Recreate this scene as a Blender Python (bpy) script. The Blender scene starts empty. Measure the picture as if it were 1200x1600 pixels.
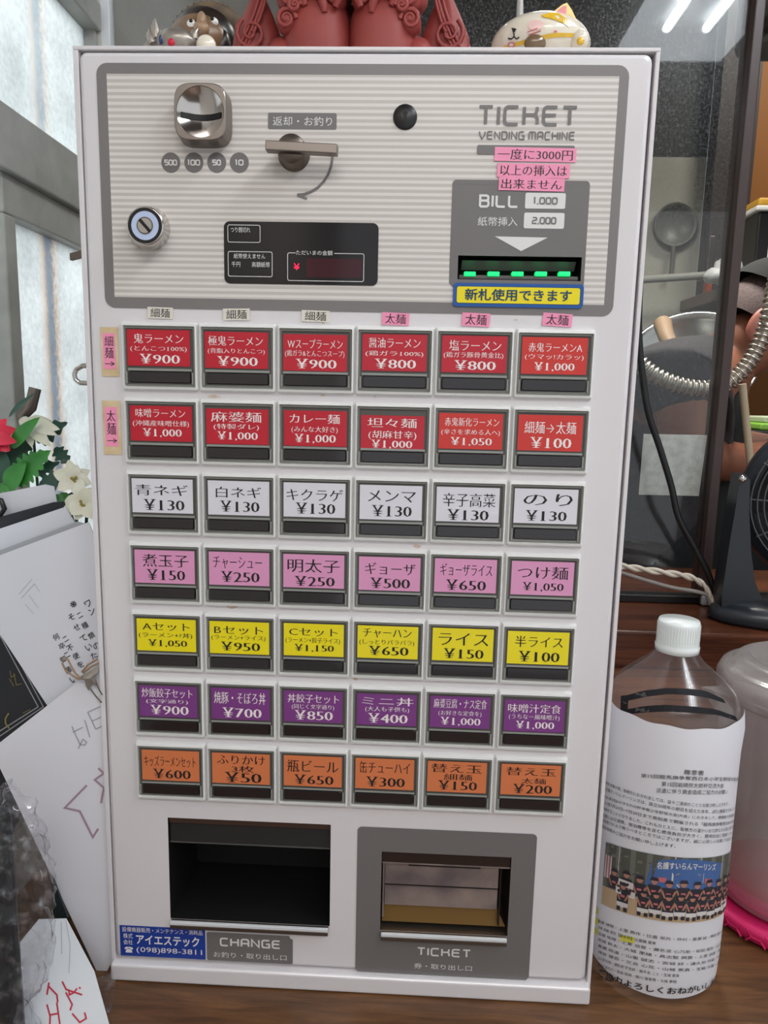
import bpy, bmesh, math, random
from mathutils import Vector, Matrix, noise
random.seed(7)
PI = math.pi
scene = bpy.context.scene
COL = scene.collection

# ------------------------------------------------------------------ camera
FPX = 1130.0                                    # focal length in pixels of the 1200x1600 frame
RW = ((0.9989083947, 0.0414771492, 0.0214863927),
      (0.0277493990, -0.1568854978, -0.9872268794),
      (-0.0375764532, 0.9867454518, -0.1578652067))   # world -> camera (right, down, forward)
CAM = Vector((0.0438196, -0.5372054, 0.4928125))
cam_d = bpy.data.cameras.new('camera')
cam_d.sensor_fit = 'VERTICAL'; cam_d.sensor_height = 36.0
cam_d.lens = FPX / 1600.0 * 36.0
cam_d.clip_start = 0.02
cam = bpy.data.objects.new('camera', cam_d); COL.objects.link(cam)
_r, _d, _f = Vector(RW[0]), Vector(RW[1]), Vector(RW[2])
cam.matrix_world = Matrix(((_r.x, -_d.x, -_f.x, CAM.x), (_r.y, -_d.y, -_f.y, CAM.y), (_r.z, -_d.z, -_f.z, CAM.z), (0, 0, 0, 1)))
scene.camera = cam

# ------------------------------------------------------------------ view, world, lights
scene.view_settings.view_transform = 'Standard'
scene.view_settings.look = 'None'
scene.view_settings.gamma = 1.0
scene.view_settings.use_curve_mapping = False
scene.view_settings.exposure = 0.22
world = bpy.data.worlds.new('world'); scene.world = world
world.use_nodes = True
world.node_tree.nodes['Background'].inputs[0].default_value = (0.92, 0.96, 1.0, 1)
world.node_tree.nodes['Background'].inputs[1].default_value = 0.70

def area_light(name, loc, target, sx, sy, power, color=(1, 1, 1), spread=None):
    l = bpy.data.lights.new(name, 'AREA'); l.shape = 'RECTANGLE'; l.size = sx; l.size_y = sy
    l.energy = power; l.color = color
    if spread: l.spread = spread
    o = bpy.data.objects.new(name, l); COL.objects.link(o)
    o.location = loc
    o.rotation_euler = (Vector(target) - Vector(loc)).to_track_quat('-Z', 'Y').to_euler()
    return o
# daylight outside the left window, ceiling lamps of the dining room, unseen fill lights added in the kitchen
area_light('window_daylight', (-1.25, 0.20, 0.95), (-0.35, 0.20, 0.62), 1.3, 1.5, 17, (0.93, 0.98, 1.0))
area_light('ceiling_lamp_light', (0.15, -1.55, 1.56), (0.15, -1.5, 0), 1.2, 0.5, 17, (1.0, 0.97, 0.95))
area_light('ceiling_lamp_light', (0.795, -0.53, 1.545), (0.795, -0.529, 0), 0.34, 1.25, 6, (0.88, 0.94, 1.0))
area_light('kitchen_fill_light', (0.45, 0.85, 1.60), (0.70, 1.0, 0), 0.5, 0.3, 15, (1.0, 0.95, 0.88), math.radians(125))
area_light('kitchen_fill_light', (1.45, 1.30, 2.0), (1.45, 1.75, 0.9), 0.5, 0.2, 9, (1.0, 0.93, 0.82))

# ------------------------------------------------------------------ geometry helpers
def ray(u, v):
    a, b = (u - 600) / FPX, (v - 800) / FPX
    return Vector((RW[0][i] * a + RW[1][i] * b + RW[2][i] for i in range(3)))
def on(ax, val, u, v):                # point of a pixel's sight line on the world plane axis = val
    d = ray(u, v); return CAM + d * ((val - CAM[ax]) / d[ax])
def Y(u, v, y): return on(1, y, u, v)
def F(u, v, y=0.0):                   # same, (x, z) on a plane parallel to the machine's front
    p = on(1, y, u, v); return (p.x, p.z)

class MB:
    def __init__(s): s.v = []; s.f = []; s.m = []; s.sm = []
    def add(s, vs, fs, mat=0, smooth=False):
        o = len(s.v); s.v += [tuple(p) for p in vs]
        for q in fs: s.f.append(tuple(i + o for i in q)); s.m.append(mat); s.sm.append(smooth)
    def flat(s, pts, y, mat=0):       # polygon in the x-z plane facing the room (-y)
        s.add([(x, y, z) for x, z in pts], [tuple(range(len(pts)))], mat)
    def box(s, x0, x1, y0, y1, z0, z1, mat=0, bev=0.0, seg=2, smooth=False, M=None):
        bm = bmesh.new(); bmesh.ops.create_cube(bm, size=1)
        for v in bm.verts: v.co = Vector(((x0 + x1) / 2 + v.co.x * (x1 - x0), (y0 + y1) / 2 + v.co.y * (y1 - y0), (z0 + z1) / 2 + v.co.z * (z1 - z0)))
        if bev > 0: bmesh.ops.bevel(bm, geom=bm.edges[:], offset=bev, segments=seg, affect='EDGES', profile=0.5)
        s.bm(bm, mat, smooth, M)
    def bm(s, bm, mat=0, smooth=False, M=None):
        bm.verts.ensure_lookup_table(); bm.verts.index_update()
        vs = [(M @ v.co if M else v.co.copy()) for v in bm.verts]
        s.add(vs, [[v.index for v in f.verts] for f in bm.faces], mat, smooth); bm.free()
    def grid(s, fn, nu, nv, mat=0, smooth=True, flip=False, wrap=False):
        vs = [fn(i / nu, j / nv) for j in range(nv + 1) for i in range(nu + (0 if wrap else 1))]
        w = nu if wrap else nu + 1
        fs = []
        for j in range(nv):
            for i in range(nu):
                k = (i + 1) % w if wrap else i + 1
                q = (j * w + i, j * w + k, (j + 1) * w + k, (j + 1) * w + i)
                fs.append(q[::-1] if flip else q)
        s.add(vs, fs, mat, smooth)
    def lathe(s, prof, n=40, mat=0, smooth=True, M=None, cap=False, sq=None):   # prof: (radius, height) along local z
        vs = []
        for r, h in prof:
            for i in range(n):
                a = 2 * PI * i / n
                k = sq(a) if sq else 1.0
                p = Vector((r * k * math.cos(a), r * k * math.sin(a), h)); vs.append(M @ p if M else p)
        fs = [(j * n + i, j * n + (i + 1) % n, (j + 1) * n + (i + 1) % n, (j + 1) * n + i) for j in range(len(prof) - 1) for i in range(n)]
        s.add(vs, fs, mat, smooth)
        if cap:
            s.add(vs[:n], [tuple(range(n))[::-1]], mat); s.add(vs[-n:], [tuple(range(n))], mat)
    def tube(s, pts, r, n=8, mat=0, smooth=True, cap=True):
        pts = [Vector(p) for p in pts]; R = r if hasattr(r, '__len__') else [r] * len(pts)
        up = None; vs = []
        for i, p in enumerate(pts):
            t = (pts[min(i + 1, len(pts) - 1)] - pts[max(i - 1, 0)]).normalized()
            if up is None:
                up = Vector((0, 0, 1)) if abs(t.z) < .9 else Vector((1, 0, 0))
            up = (up - t * up.dot(t)).normalized(); w = t.cross(up)
            for k in range(n):
                a = 2 * PI * k / n; vs.append(p + (up * math.cos(a) + w * math.sin(a)) * R[i])
        fs = [(j * n + i, j * n + (i + 1) % n, (j + 1) * n + (i + 1) % n, (j + 1) * n + i) for j in range(len(pts) - 1) for i in range(n)]
        s.add(vs, fs, mat, smooth)
        if cap: s.add(vs[:n], [tuple(range(n))[::-1]], mat); s.add(vs[-n:], [tuple(range(n))], mat)
    def ball(s, c, rx, ry, rz, mat=0, nu=24, nv=14, fn=None, M=None):
        c = Vector(c)
        def g(a, b):
            th = 2 * PI * a; ph = PI * (b - .5)
            d = Vector((math.cos(ph) * math.cos(th), math.cos(ph) * math.sin(th), math.sin(ph)))
            k = fn(d) if fn else 1.0
            p = Vector((d.x * rx * k, d.y * ry * k, d.z * rz * k))
            return c + (M @ p if M else p)
        s.grid(g, nu, nv, mat, True, wrap=True)
    def slab(s, pts, n, th, mat=0):   # polygon of 3-D points extruded by th along n
        n = Vector(n); k = len(pts); a = [Vector(p) for p in pts]; b = [p + n * th for p in a]
        s.add(a + b, [tuple(range(k))[::-1], tuple(range(k, 2 * k))] + [(i, (i + 1) % k, k + (i + 1) % k, k + i) for i in range(k)], mat)
    def build(s, name, mats, parent=None, smooth=None, loc=None):
        me = bpy.data.meshes.new(name); me.from_pydata(s.v, [], s.f)
        for m in (mats if isinstance(mats, (list, tuple)) else [mats]): me.materials.append(m)
        me.polygons.foreach_set('material_index', s.m)
        me.polygons.foreach_set('use_smooth', [bool(x) if smooth is None else smooth for x in s.sm])
        me.update()
        o = bpy.data.objects.new(name, me); COL.objects.link(o)
        if parent: o.parent = parent
        if loc: o.location = loc
        return o

def tag(o, label=None, cat=None, group=None, kind=None):
    if label: o['label'] = label
    if cat: o['category'] = cat
    if group: o['group'] = group
    if kind: o['kind'] = kind
    return o
def thing(name, label, cat, loc=(0, 0, 0), group=None):
    o = bpy.data.objects.new(name, None); COL.objects.link(o); o.location = loc
    o.empty_display_size = .02
    return tag(o, label, cat, group)
def put(o, root):                     # parent a mesh built in world coordinates to a root Empty that stands elsewhere
    o.parent = root; o.matrix_parent_inverse = Matrix.Translation(-root.location); return o
def rrect(x0, x1, z0, z1, r, n=5):
    P = []
    for cx, cz, a0 in ((x1 - r, z1 - r, 0), (x0 + r, z1 - r, 90), (x0 + r, z0 + r, 180), (x1 - r, z0 + r, 270)):
        for i in range(n + 1):
            a = math.radians(a0 + 90 * i / n); P.append((cx + r * math.cos(a), cz + r * math.sin(a)))
    return P
def plate(mb, x0, x1, z0, z1, y, holes, mat=0):     # flat rectangle with rectangular holes
    xs = sorted({x0, x1, *[h[0] for h in holes], *[h[1] for h in holes]}); zs = sorted({z0, z1, *[h[2] for h in holes], *[h[3] for h in holes]})
    for a, b in zip(xs, xs[1:]):
        for c, d in zip(zs, zs[1:]):
            mx, mz = (a + b) / 2, (c + d) / 2
            if any(h[0] < mx < h[1] and h[2] < mz < h[3] for h in holes): continue
            mb.flat([(a, c), (b, c), (b, d), (a, d)], y, mat)
def band(mb, outer, inner, y, mat=0, y2=None):       # ring between two loops of equal length
    n = len(outer); y2 = y if y2 is None else y2
    mb.add([(x, y, z) for x, z in outer] + [(x, y2, z) for x, z in inner], [(i, (i + 1) % n, n + (i + 1) % n, n + i) for i in range(n)], mat)

# ------------------------------------------------------------------ materials
def lin(c): return tuple(((x / 255) / 12.92 if x / 255 <= .04045 else ((x / 255 + .055) / 1.055) ** 2.4) for x in c)
def mat(name, rgb, rough=.5, metal=0.0, spec=.5, coat=0.0, emit=None, estr=0.0, trans=0.0, alpha=1.0, bump=None, var=None):
    m = bpy.data.materials.new(name); m.use_nodes = True
    nt = m.node_tree; b = nt.nodes['Principled BSDF']
    b.inputs['Base Color'].default_value = (*lin(rgb), 1)
    b.inputs['Roughness'].default_value = rough; b.inputs['Metallic'].default_value = metal
    b.inputs['Specular IOR Level'].default_value = spec
    b.inputs['Coat Weight'].default_value = coat; b.inputs['Coat Roughness'].default_value = .06
    b.inputs['Transmission Weight'].default_value = trans; b.inputs['Alpha'].default_value = alpha
    if emit:
        b.inputs['Emission Color'].default_value = (*lin(emit), 1); b.inputs['Emission Strength'].default_value = estr
    if bump or var:
        tc = nt.nodes.new('ShaderNodeTexCoord')
    if bump:                          # (scale, strength, distance)
        n = nt.nodes.new('ShaderNodeTexNoise'); n.inputs['Scale'].default_value = bump[0]; n.inputs['Detail'].default_value = 4
        bp = nt.nodes.new('ShaderNodeBump'); bp.inputs['Strength'].default_value = bump[1]; bp.inputs['Distance'].default_value = bump[2]
        nt.links.new(tc.outputs['Object'], n.inputs['Vector']); nt.links.new(n.outputs['Fac'], bp.inputs['Height']); nt.links.new(bp.outputs['Normal'], b.inputs['Normal'])
    if var:                           # (scale, other colour, stretch xyz)
        n = nt.nodes.new('ShaderNodeTexNoise'); n.inputs['Scale'].default_value = var[0]; n.inputs['Detail'].default_value = 5
        mp = nt.nodes.new('ShaderNodeMapping'); mp.inputs['Scale'].default_value = var[2] if len(var) > 2 else (1, 1, 1)
        r = nt.nodes.new('ShaderNodeValToRGB'); r.color_ramp.elements[0].position = .35; r.color_ramp.elements[1].position = .68
        r.color_ramp.elements[0].color = (*lin(rgb), 1); r.color_ramp.elements[1].color = (*lin(var[1]), 1)
        nt.links.new(tc.outputs['Object'], mp.inputs['Vector']); nt.links.new(mp.outputs[0], n.inputs['Vector'])
        nt.links.new(n.outputs['Fac'], r.inputs[0]); nt.links.new(r.outputs[0], b.inputs['Base Color'])
    return m
def thin_glass(name, tint, gloss_rough=.03, dirt=0.0, dirt_rgb=(200, 205, 210), dirt_scale=60, ior=1.45, haze=0.0, base_dirt=0.0, stretch=(1, 1, 1), smear=.22, gmix=.5):
    m = bpy.data.materials.new(name); m.use_nodes = True; nt = m.node_tree; nt.nodes.clear(); L = nt.links.new
    N = nt.nodes.new
    out = N('ShaderNodeOutputMaterial'); tr = N('ShaderNodeBsdfTransparent'); tr.inputs[0].default_value = (*lin(tint), 1)
    gl = N('ShaderNodeBsdfGlossy'); gl.inputs['Roughness'].default_value = gloss_rough
    fr = N('ShaderNodeFresnel'); ge = N('ShaderNodeNewGeometry'); io = N('ShaderNodeMath'); io.operation = 'MULTIPLY_ADD'; io.inputs[1].default_value = 1 / ior - ior; io.inputs[2].default_value = ior; L(ge.outputs['Backfacing'], io.inputs[0]); L(io.outputs[0], fr.inputs['IOR'])
    mx = N('ShaderNodeMixShader'); L(fr.outputs[0], mx.inputs[0]); L(tr.outputs[0], mx.inputs[1]); L(gl.outputs[0], mx.inputs[2])
    last = mx
    if dirt > 0 or base_dirt > 0:
        tc = N('ShaderNodeTexCoord'); mp = N('ShaderNodeMapping'); mp.inputs['Scale'].default_value = stretch
        n = N('ShaderNodeTexNoise'); n.inputs['Scale'].default_value = dirt_scale; n.inputs['Detail'].default_value = 7; n.inputs['Roughness'].default_value = .7
        n2 = N('ShaderNodeTexNoise'); n2.inputs['Scale'].default_value = 7; n2.inputs['Detail'].default_value = 2
        L(tc.outputs['Object'], mp.inputs['Vector']); L(mp.outputs[0], n.inputs['Vector']); L(tc.outputs['Object'], n2.inputs['Vector'])
        r = N('ShaderNodeMapRange'); r.inputs[1].default_value = .5; r.inputs[2].default_value = .72; r.inputs[3].default_value = base_dirt; r.inputs[4].default_value = base_dirt + dirt
        L(n.outputs['Fac'], r.inputs[0])
        r2 = N('ShaderNodeMapRange'); r2.inputs[1].default_value = .3; r2.inputs[2].default_value = .7; r2.inputs[3].default_value = .8; r2.inputs[4].default_value = 1.15
        L(n2.outputs['Fac'], r2.inputs[0])
        mu = N('ShaderNodeMath'); mu.operation = 'MULTIPLY'; mu.use_clamp = True; L(r.outputs[0], mu.inputs[0]); L(r2.outputs[0], mu.inputs[1])
        df = N('ShaderNodeBsdfDiffuse'); df.inputs[0].default_value = (*lin(dirt_rgb), 1)
        g2 = N('ShaderNodeBsdfGlossy'); g2.inputs['Roughness'].default_value = smear; g2.inputs[0].default_value = (.8, .8, .8, 1)
        mg = N('ShaderNodeMixShader'); mg.inputs[0].default_value = gmix; L(df.outputs[0], mg.inputs[1]); L(g2.outputs[0], mg.inputs[2])
        m2 = N('ShaderNodeMixShader'); L(mu.outputs[0], m2.inputs[0]); L(last.outputs[0], m2.inputs[1]); L(mg.outputs[0], m2.inputs[2]); last = m2
    L(last.outputs[0], out.inputs[0])
    return m
def wood(name, c1, c2, c3, rough, stretch, scale=6):
    m = bpy.data.materials.new(name); m.use_nodes = True; nt = m.node_tree; b = nt.nodes['Principled BSDF']; L = nt.links.new
    tc = nt.nodes.new('ShaderNodeTexCoord'); mp = nt.nodes.new('ShaderNodeMapping'); mp.inputs['Scale'].default_value = stretch
    n = nt.nodes.new('ShaderNodeTexNoise'); n.inputs['Scale'].default_value = scale; n.inputs['Detail'].default_value = 8; n.inputs['Roughness'].default_value = .65; n.inputs['Distortion'].default_value = .6
    r = nt.nodes.new('ShaderNodeValToRGB'); e = r.color_ramp.elements
    e[0].position = .3; e[0].color = (*lin(c1), 1); e[1].position = .72; e[1].color = (*lin(c3), 1)
    x = e.new(.5); x.color = (*lin(c2), 1)
    L(tc.outputs['Object'], mp.inputs['Vector']); L(mp.outputs[0], n.inputs['Vector']); L(n.outputs['Fac'], r.inputs[0]); L(r.outputs[0], b.inputs['Base Color'])
    b.inputs['Roughness'].default_value = rough
    bp = nt.nodes.new('ShaderNodeBump'); bp.inputs['Strength'].default_value = .15; bp.inputs['Distance'].default_value = .001
    L(n.outputs['Fac'], bp.inputs['Height']); L(bp.outputs['Normal'], b.inputs['Normal'])
    return m

M = {}
M['white'] = mat('white_enamel', (222, 218, 220), .28, coat=.25, bump=(220, .03, .0004))
M['white_in'] = mat('white_enamel_inner', (190, 186, 188), .4)
M['bezel'] = mat('bezel_plastic', (226, 226, 224), .35)
M['gray_print'] = mat('grey_print', (123, 119, 118), .4)
M['plate_print'] = mat('grey_plate', (112, 109, 108), .4)
M['light_print'] = mat('light_print', (226, 224, 222), .4)
M['black'] = mat('black_plastic', (22, 21, 22), .35)
M['black_gloss'] = mat('black_gloss', (26, 22, 24), .08)
M['void'] = mat('dark_interior', (9, 9, 10), .6)
M['chrome'] = mat('chrome', (205, 200, 196), .16, metal=1)
M['steel'] = mat('brushed_steel', (142, 133, 126), .36, metal=1, bump=(300, .08, .0003))
M['steel_dark'] = mat('dark_steel', (118, 108, 99), .38, metal=.9)
M['red_card'] = mat('red_card', (190, 18, 42), .3, coat=.25)
M['red_card2'] = mat('orange_red_card', (205, 46, 36), .3, coat=.25)
M['white_card'] = mat('white_card', (222, 221, 228), .3, coat=.2)
M['pink_card'] = mat('pink_card', (222, 152, 192), .3, coat=.2)
M['yellow_card'] = mat('yellow_card', (238, 221, 8), .3, coat=.2)
M['purple_card'] = mat('purple_card', (122, 58, 130), .3, coat=.25)
M['orange_card'] = mat('orange_card', (214, 122, 76), .3, coat=.2)
M['ink'] = mat('black_ink', (26, 24, 25), .5)
M['white_ink'] = mat('white_ink', (240, 232, 230), .4)
M['frame_dark'] = mat('frame_smoke', (86, 84, 80), .3)
M['frame_lite'] = mat('frame_clear', (146, 148, 142), .22, coat=.3)
M['strip'] = mat('smoke_strip', (34, 29, 31), .12, coat=.5)
M['sticker_pink'] = mat('pink_sticker', (244, 150, 184), .45)
M['sticker_cream'] = mat('cream_sticker', (226, 221, 208), .45)
M['sticker_aged'] = mat('aged_tape', (226, 208, 172), .5, var=(60, (205, 178, 130)))
M['sticker_yellow'] = mat('yellow_sticker', (240, 222, 10), .35)
M['sticker_blue'] = mat('blue_sticker', (22, 84, 160), .35)
M['navy'] = mat('navy_print', (18, 66, 96), .35)
M['shop_blue'] = mat('blue_label', (28, 62, 150), .35)
M['green_led'] = mat('green_led', (20, 210, 120), .3, emit=(20, 235, 120), estr=.75)
M['red_led'] = mat('red_led', (235, 20, 60), .3, emit=(255, 20, 60), estr=2.2)
M['red_tint'] = mat('red_tint_window', (60, 16, 26), .1)
M['counter'] = wood('counter_wood', (66, 42, 24), (96, 64, 38), (122, 84, 52), .34, (2.2, 22, 4), 5)
M['ledge'] = wood('ledge_wood', (48, 24, 16), (80, 44, 28), (106, 60, 36), .22, (1.4, 10, 26), 5)
M['ledge_front'] = wood('ledge_front_wood', (92, 54, 32), (132, 82, 48), (156, 102, 62), .3, (1.6, 8, 30), 4)
M['alu'] = mat('grey_aluminium', (164, 164, 158), .4, var=(26, (146, 146, 140)))
M['alu_lite'] = mat('light_aluminium', (214, 216, 218), .35)
M['frame_brown'] = mat('brown_aluminium', (60, 44, 42), .38)
M['paper'] = mat('paper', (226, 226, 232), .6)
M['paper2'] = mat('paper_shiny', (218, 219, 226), .3, coat=.3)
M['paper3'] = mat('red_note_paper', (216, 220, 224), .5)
M['gray_ink'] = mat('grey_ink', (160, 160, 166), .6)
M['mauve_ink'] = mat('mauve_ink', (168, 142, 156), .6)
M['red_ink'] = mat('red_ink', (190, 40, 62), .5)
M['gold_ink'] = mat('gold_ink', (150, 134, 64), .5)
M['board'] = mat('black_board', (40, 42, 48), .35)
M['sleeve'] = mat('clear_sleeve', (178, 180, 184), .25, coat=.4)
M['leaf'] = mat('leaf_green', (62, 142, 52), .4, var=(40, (44, 116, 44)))
M['leaf_dark'] = mat('leaf_dark', (46, 84, 66), .45, var=(50, (38, 70, 58)))
M['petal'] = mat('cream_petal', (232, 230, 214), .5, var=(30, (216, 214, 190)))
M['petal_red'] = mat('red_petal', (226, 24, 66), .45, var=(30, (196, 14, 50)))
M['clay'] = mat('red_clay', (150, 62, 56), .55, bump=(120, .15, .001), var=(14, (134, 52, 48)))
M['tanuki'] = mat('brown_glaze', (136, 106, 78), .35, var=(26, (110, 84, 62)))
M['tanuki_dark'] = mat('dark_glaze', (40, 32, 28), .3)
M['straw'] = mat('straw_glaze', (120, 98, 74), .45, var=(70, (78, 62, 48)))
M['silver'] = mat('grey_silver', (176, 168, 158), .35, metal=.55, var=(60, (140, 132, 122)))
M['cream'] = mat('cream_glaze', (232, 222, 204), .2, coat=.5)
M['mustard'] = mat('mustard_glaze', (226, 180, 44), .25, coat=.4)
M['rose'] = mat('rose_glaze', (224, 128, 132), .3)
M['eye_white'] = mat('eye_white', (240, 238, 232), .2)
M['cable'] = mat('black_rubber', (18, 18, 20), .4)
M['cord'] = mat('beige_cord', (196, 186, 170), .5)
M['cord_gray'] = mat('grey_cord', (128, 122, 116), .5)
M['fan'] = mat('fan_plastic', (32, 36, 42), .3)
M['skin'] = mat('skin', (140, 92, 70), .5, var=(12, (128, 80, 60)))
M['ear_skin'] = mat('ear_skin', (158, 94, 78), .5)
M['hair'] = mat('short_hair', (92, 72, 68), .7, bump=(900, .5, .001), var=(300, (62, 50, 48)))
M['shirt'] = mat('dark_shirt', (52, 46, 48), .85, var=(14, (42, 38, 40)))
M['capcloth'] = mat('black_cloth', (15, 16, 16), .9, bump=(60, .4, .002))
M['kit_wall'] = mat('kitchen_grey_wall', (196, 194, 182), .4, var=(3, (178, 176, 164)))
M['kit_dark'] = mat('kitchen_dark_wall', (34, 34, 33), .6)
M['kit_orange'] = mat('kitchen_ochre_wall', (156, 98, 34), .6)
M['kit_beige'] = mat('kitchen_beige_wall', (176, 160, 138), .6)
M['column'] = mat('dark_column', (62, 50, 48), .5)
M['plaster'] = mat('plaster', (196, 190, 182), .7)
M['ceil'] = mat('dark_ceiling_board', (84, 76, 68), .6)
M['floor'] = mat('floor_tile', (92, 78, 66), .5, var=(5, (76, 64, 54)))
M['frost'] = None
M['glass'] = thin_glass('partition_glass', (236, 238, 238), .02, dirt=.11, dirt_rgb=(190, 196, 204), dirt_scale=420, base_dirt=.008, stretch=(1.0, 1, .75), smear=.30, gmix=.65)
M['pet'] = thin_glass('clear_bottle', (248, 246, 245), .06, ior=1.4, dirt=.05, base_dirt=.10, dirt_rgb=(214, 206, 204))
M['jug'] = thin_glass('jug_plastic', (240, 234, 234), .12, ior=1.45, dirt=.14, base_dirt=.42, dirt_rgb=(226, 222, 220), dirt_scale=30)
M['bag'] = thin_glass('plastic_bag', (250, 250, 252), .10, ior=1.45, dirt=.34, base_dirt=.025, dirt_rgb=(236, 236, 242), dirt_scale=60, smear=.14)
M['bowl'] = mat('mixing_bowl_steel', (190, 190, 186), .22, metal=.9)
M['cap_white'] = mat('bottle_cap_plastic', (226, 232, 230), .25, coat=.5)
M['tape'] = mat('black_tape', (24, 24, 28), .6, spec=.2)
M['pink_plastic'] = mat('pink_plastic', (214, 40, 104), .35)
M['water'] = mat('pink_water_tint', (196, 104, 128), .2, alpha=.5)
M['lid_yellow'] = mat('yellow_lid', (196, 150, 50), .45)
M['green_tray'] = mat('green_tray', (120, 168, 60), .45)
M['bag_white'] = mat('white_plastic', (214, 216, 214), .4)
M['stick'] = mat('pale_wood', (176, 160, 134), .6)
M['knife_orange'] = mat('orange_handle', (214, 100, 40), .4)

# striped film of the control panel
def stripes():
    m = bpy.data.materials.new('striped_film'); m.use_nodes = True; nt = m.node_tree; b = nt.nodes['Principled BSDF']; L = nt.links.new
    tc = nt.nodes.new('ShaderNodeTexCoord'); sp = nt.nodes.new('ShaderNodeSeparateXYZ')
    L(tc.outputs['Object'], sp.inputs[0])
    d = nt.nodes.new('ShaderNodeMath'); d.operation = 'DIVIDE'; d.inputs[1].default_value = .00416; L(sp.outputs['Z'], d.inputs[0])
    f = nt.nodes.new('ShaderNodeMath'); f.operation = 'FRACT'; L(d.outputs[0], f.inputs[0])
    r = nt.nodes.new('ShaderNodeValToRGB'); e = r.color_ramp.elements
    e[0].position = 0; e[0].color = (*lin((222, 217, 212)), 1); e[1].position = 1; e[1].color = (*lin((222, 217, 212)), 1)
    for p, c in ((.40, (222, 217, 212)), (.48, (196, 189, 183)), (.92, (196, 189, 183))):
        x = e.new(p); x.color = (*lin(c), 1)
    L(f.outputs[0], r.inputs[0]); L(r.outputs[0], b.inputs['Base Color']); b.inputs['Roughness'].default_value = .35
    b.inputs['Coat Weight'].default_value = .2; b.inputs['Coat Roughness'].default_value = .1
    return m
M['stripes'] = stripes()
# frosted pane lit from outside, with a post outside painted into its colour as a blurred streak
def frost():
    m = bpy.data.materials.new('frosted_glass'); m.use_nodes = True; nt = m.node_tree; nt.nodes.clear(); N = nt.nodes.new; L = nt.links.new
    tc = N('ShaderNodeTexCoord'); sp = N('ShaderNodeSeparateXYZ'); L(tc.outputs['Object'], sp.inputs[0])
    n = N('ShaderNodeTexNoise'); n.inputs['Scale'].default_value = 180; n.inputs['Detail'].default_value = 6; L(tc.outputs['Object'], n.inputs['Vector'])
    n2 = N('ShaderNodeTexNoise'); n2.inputs['Scale'].default_value = 16; n2.inputs['Detail'].default_value = 4; L(tc.outputs['Object'], n2.inputs['Vector'])
    w = N('ShaderNodeMath'); w.operation = 'MULTIPLY_ADD'; w.inputs[1].default_value = .020; L(n.outputs['Fac'], w.inputs[0]); L(sp.outputs['Y'], w.inputs[2])
    sb = N('ShaderNodeMath'); sb.operation = 'SUBTRACT'; sb.inputs[1].default_value = .267 + .010; L(w.outputs[0], sb.inputs[0])
    ab = N('ShaderNodeMath'); ab.operation = 'ABSOLUTE'; L(sb.outputs[0], ab.inputs[0])
    r = N('ShaderNodeValToRGB'); e = r.color_ramp.elements
    mr = N('ShaderNodeMath'); mr.operation = 'MULTIPLY'; mr.inputs[1].default_value = 25; L(ab.outputs[0], mr.inputs[0]); L(mr.outputs[0], r.inputs[0])
    e[0].position = 0; e[0].color = (*lin((176, 187, 198)), 1); e[1].position = .60; e[1].color = (*lin((240, 243, 243)), 1)
    for p, c in ((.14, (184, 193, 203)), (.22, (228, 210, 194)), (.34, (238, 232, 226))):
        x = e.new(p); x.color = (*lin(c), 1)
    bl = N('ShaderNodeMapRange'); bl.inputs[1].default_value = .3; bl.inputs[2].default_value = .7; bl.inputs[3].default_value = .72; bl.inputs[4].default_value = 1.06
    ad = N('ShaderNodeMath'); ad.operation = 'MULTIPLY_ADD'; ad.inputs[1].default_value = .5; L(n.outputs['Fac'], ad.inputs[0])
    hf = N('ShaderNodeMath'); hf.operation = 'MULTIPLY'; hf.inputs[1].default_value = .5; L(n2.outputs['Fac'], hf.inputs[0]); L(hf.outputs[0], ad.inputs[2]); L(ad.outputs[0], bl.inputs[0])
    vm = N('ShaderNodeVectorMath'); vm.operation = 'SCALE'; gt = N('ShaderNodeMapRange'); gt.inputs[1].default_value = .66; gt.inputs[2].default_value = .74; gt.inputs[3].default_value = .1; gt.inputs[4].default_value = .55; L(sp.outputs['Z'], gt.inputs[0]); mw = N('ShaderNodeMix'); mw.data_type = 'RGBA'; L(gt.outputs[0], mw.inputs[0]); L(r.outputs[0], mw.inputs[6]); mw.inputs[7].default_value = (*lin((236, 240, 240)), 1); L(mw.outputs[2], vm.inputs[0]); L(bl.outputs[0], vm.inputs['Scale'])
    t = N('ShaderNodeBsdfTranslucent'); L(vm.outputs[0], t.inputs[0])
    d = N('ShaderNodeBsdfDiffuse'); L(vm.outputs[0], d.inputs[0])
    mx = N('ShaderNodeMixShader'); mx.inputs[0].default_value = .25; L(t.outputs[0], mx.inputs[1]); L(d.outputs[0], mx.inputs[2])
    o = N('ShaderNodeOutputMaterial'); L(mx.outputs[0], o.inputs[0])
    return m
M['frost'] = frost()

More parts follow.
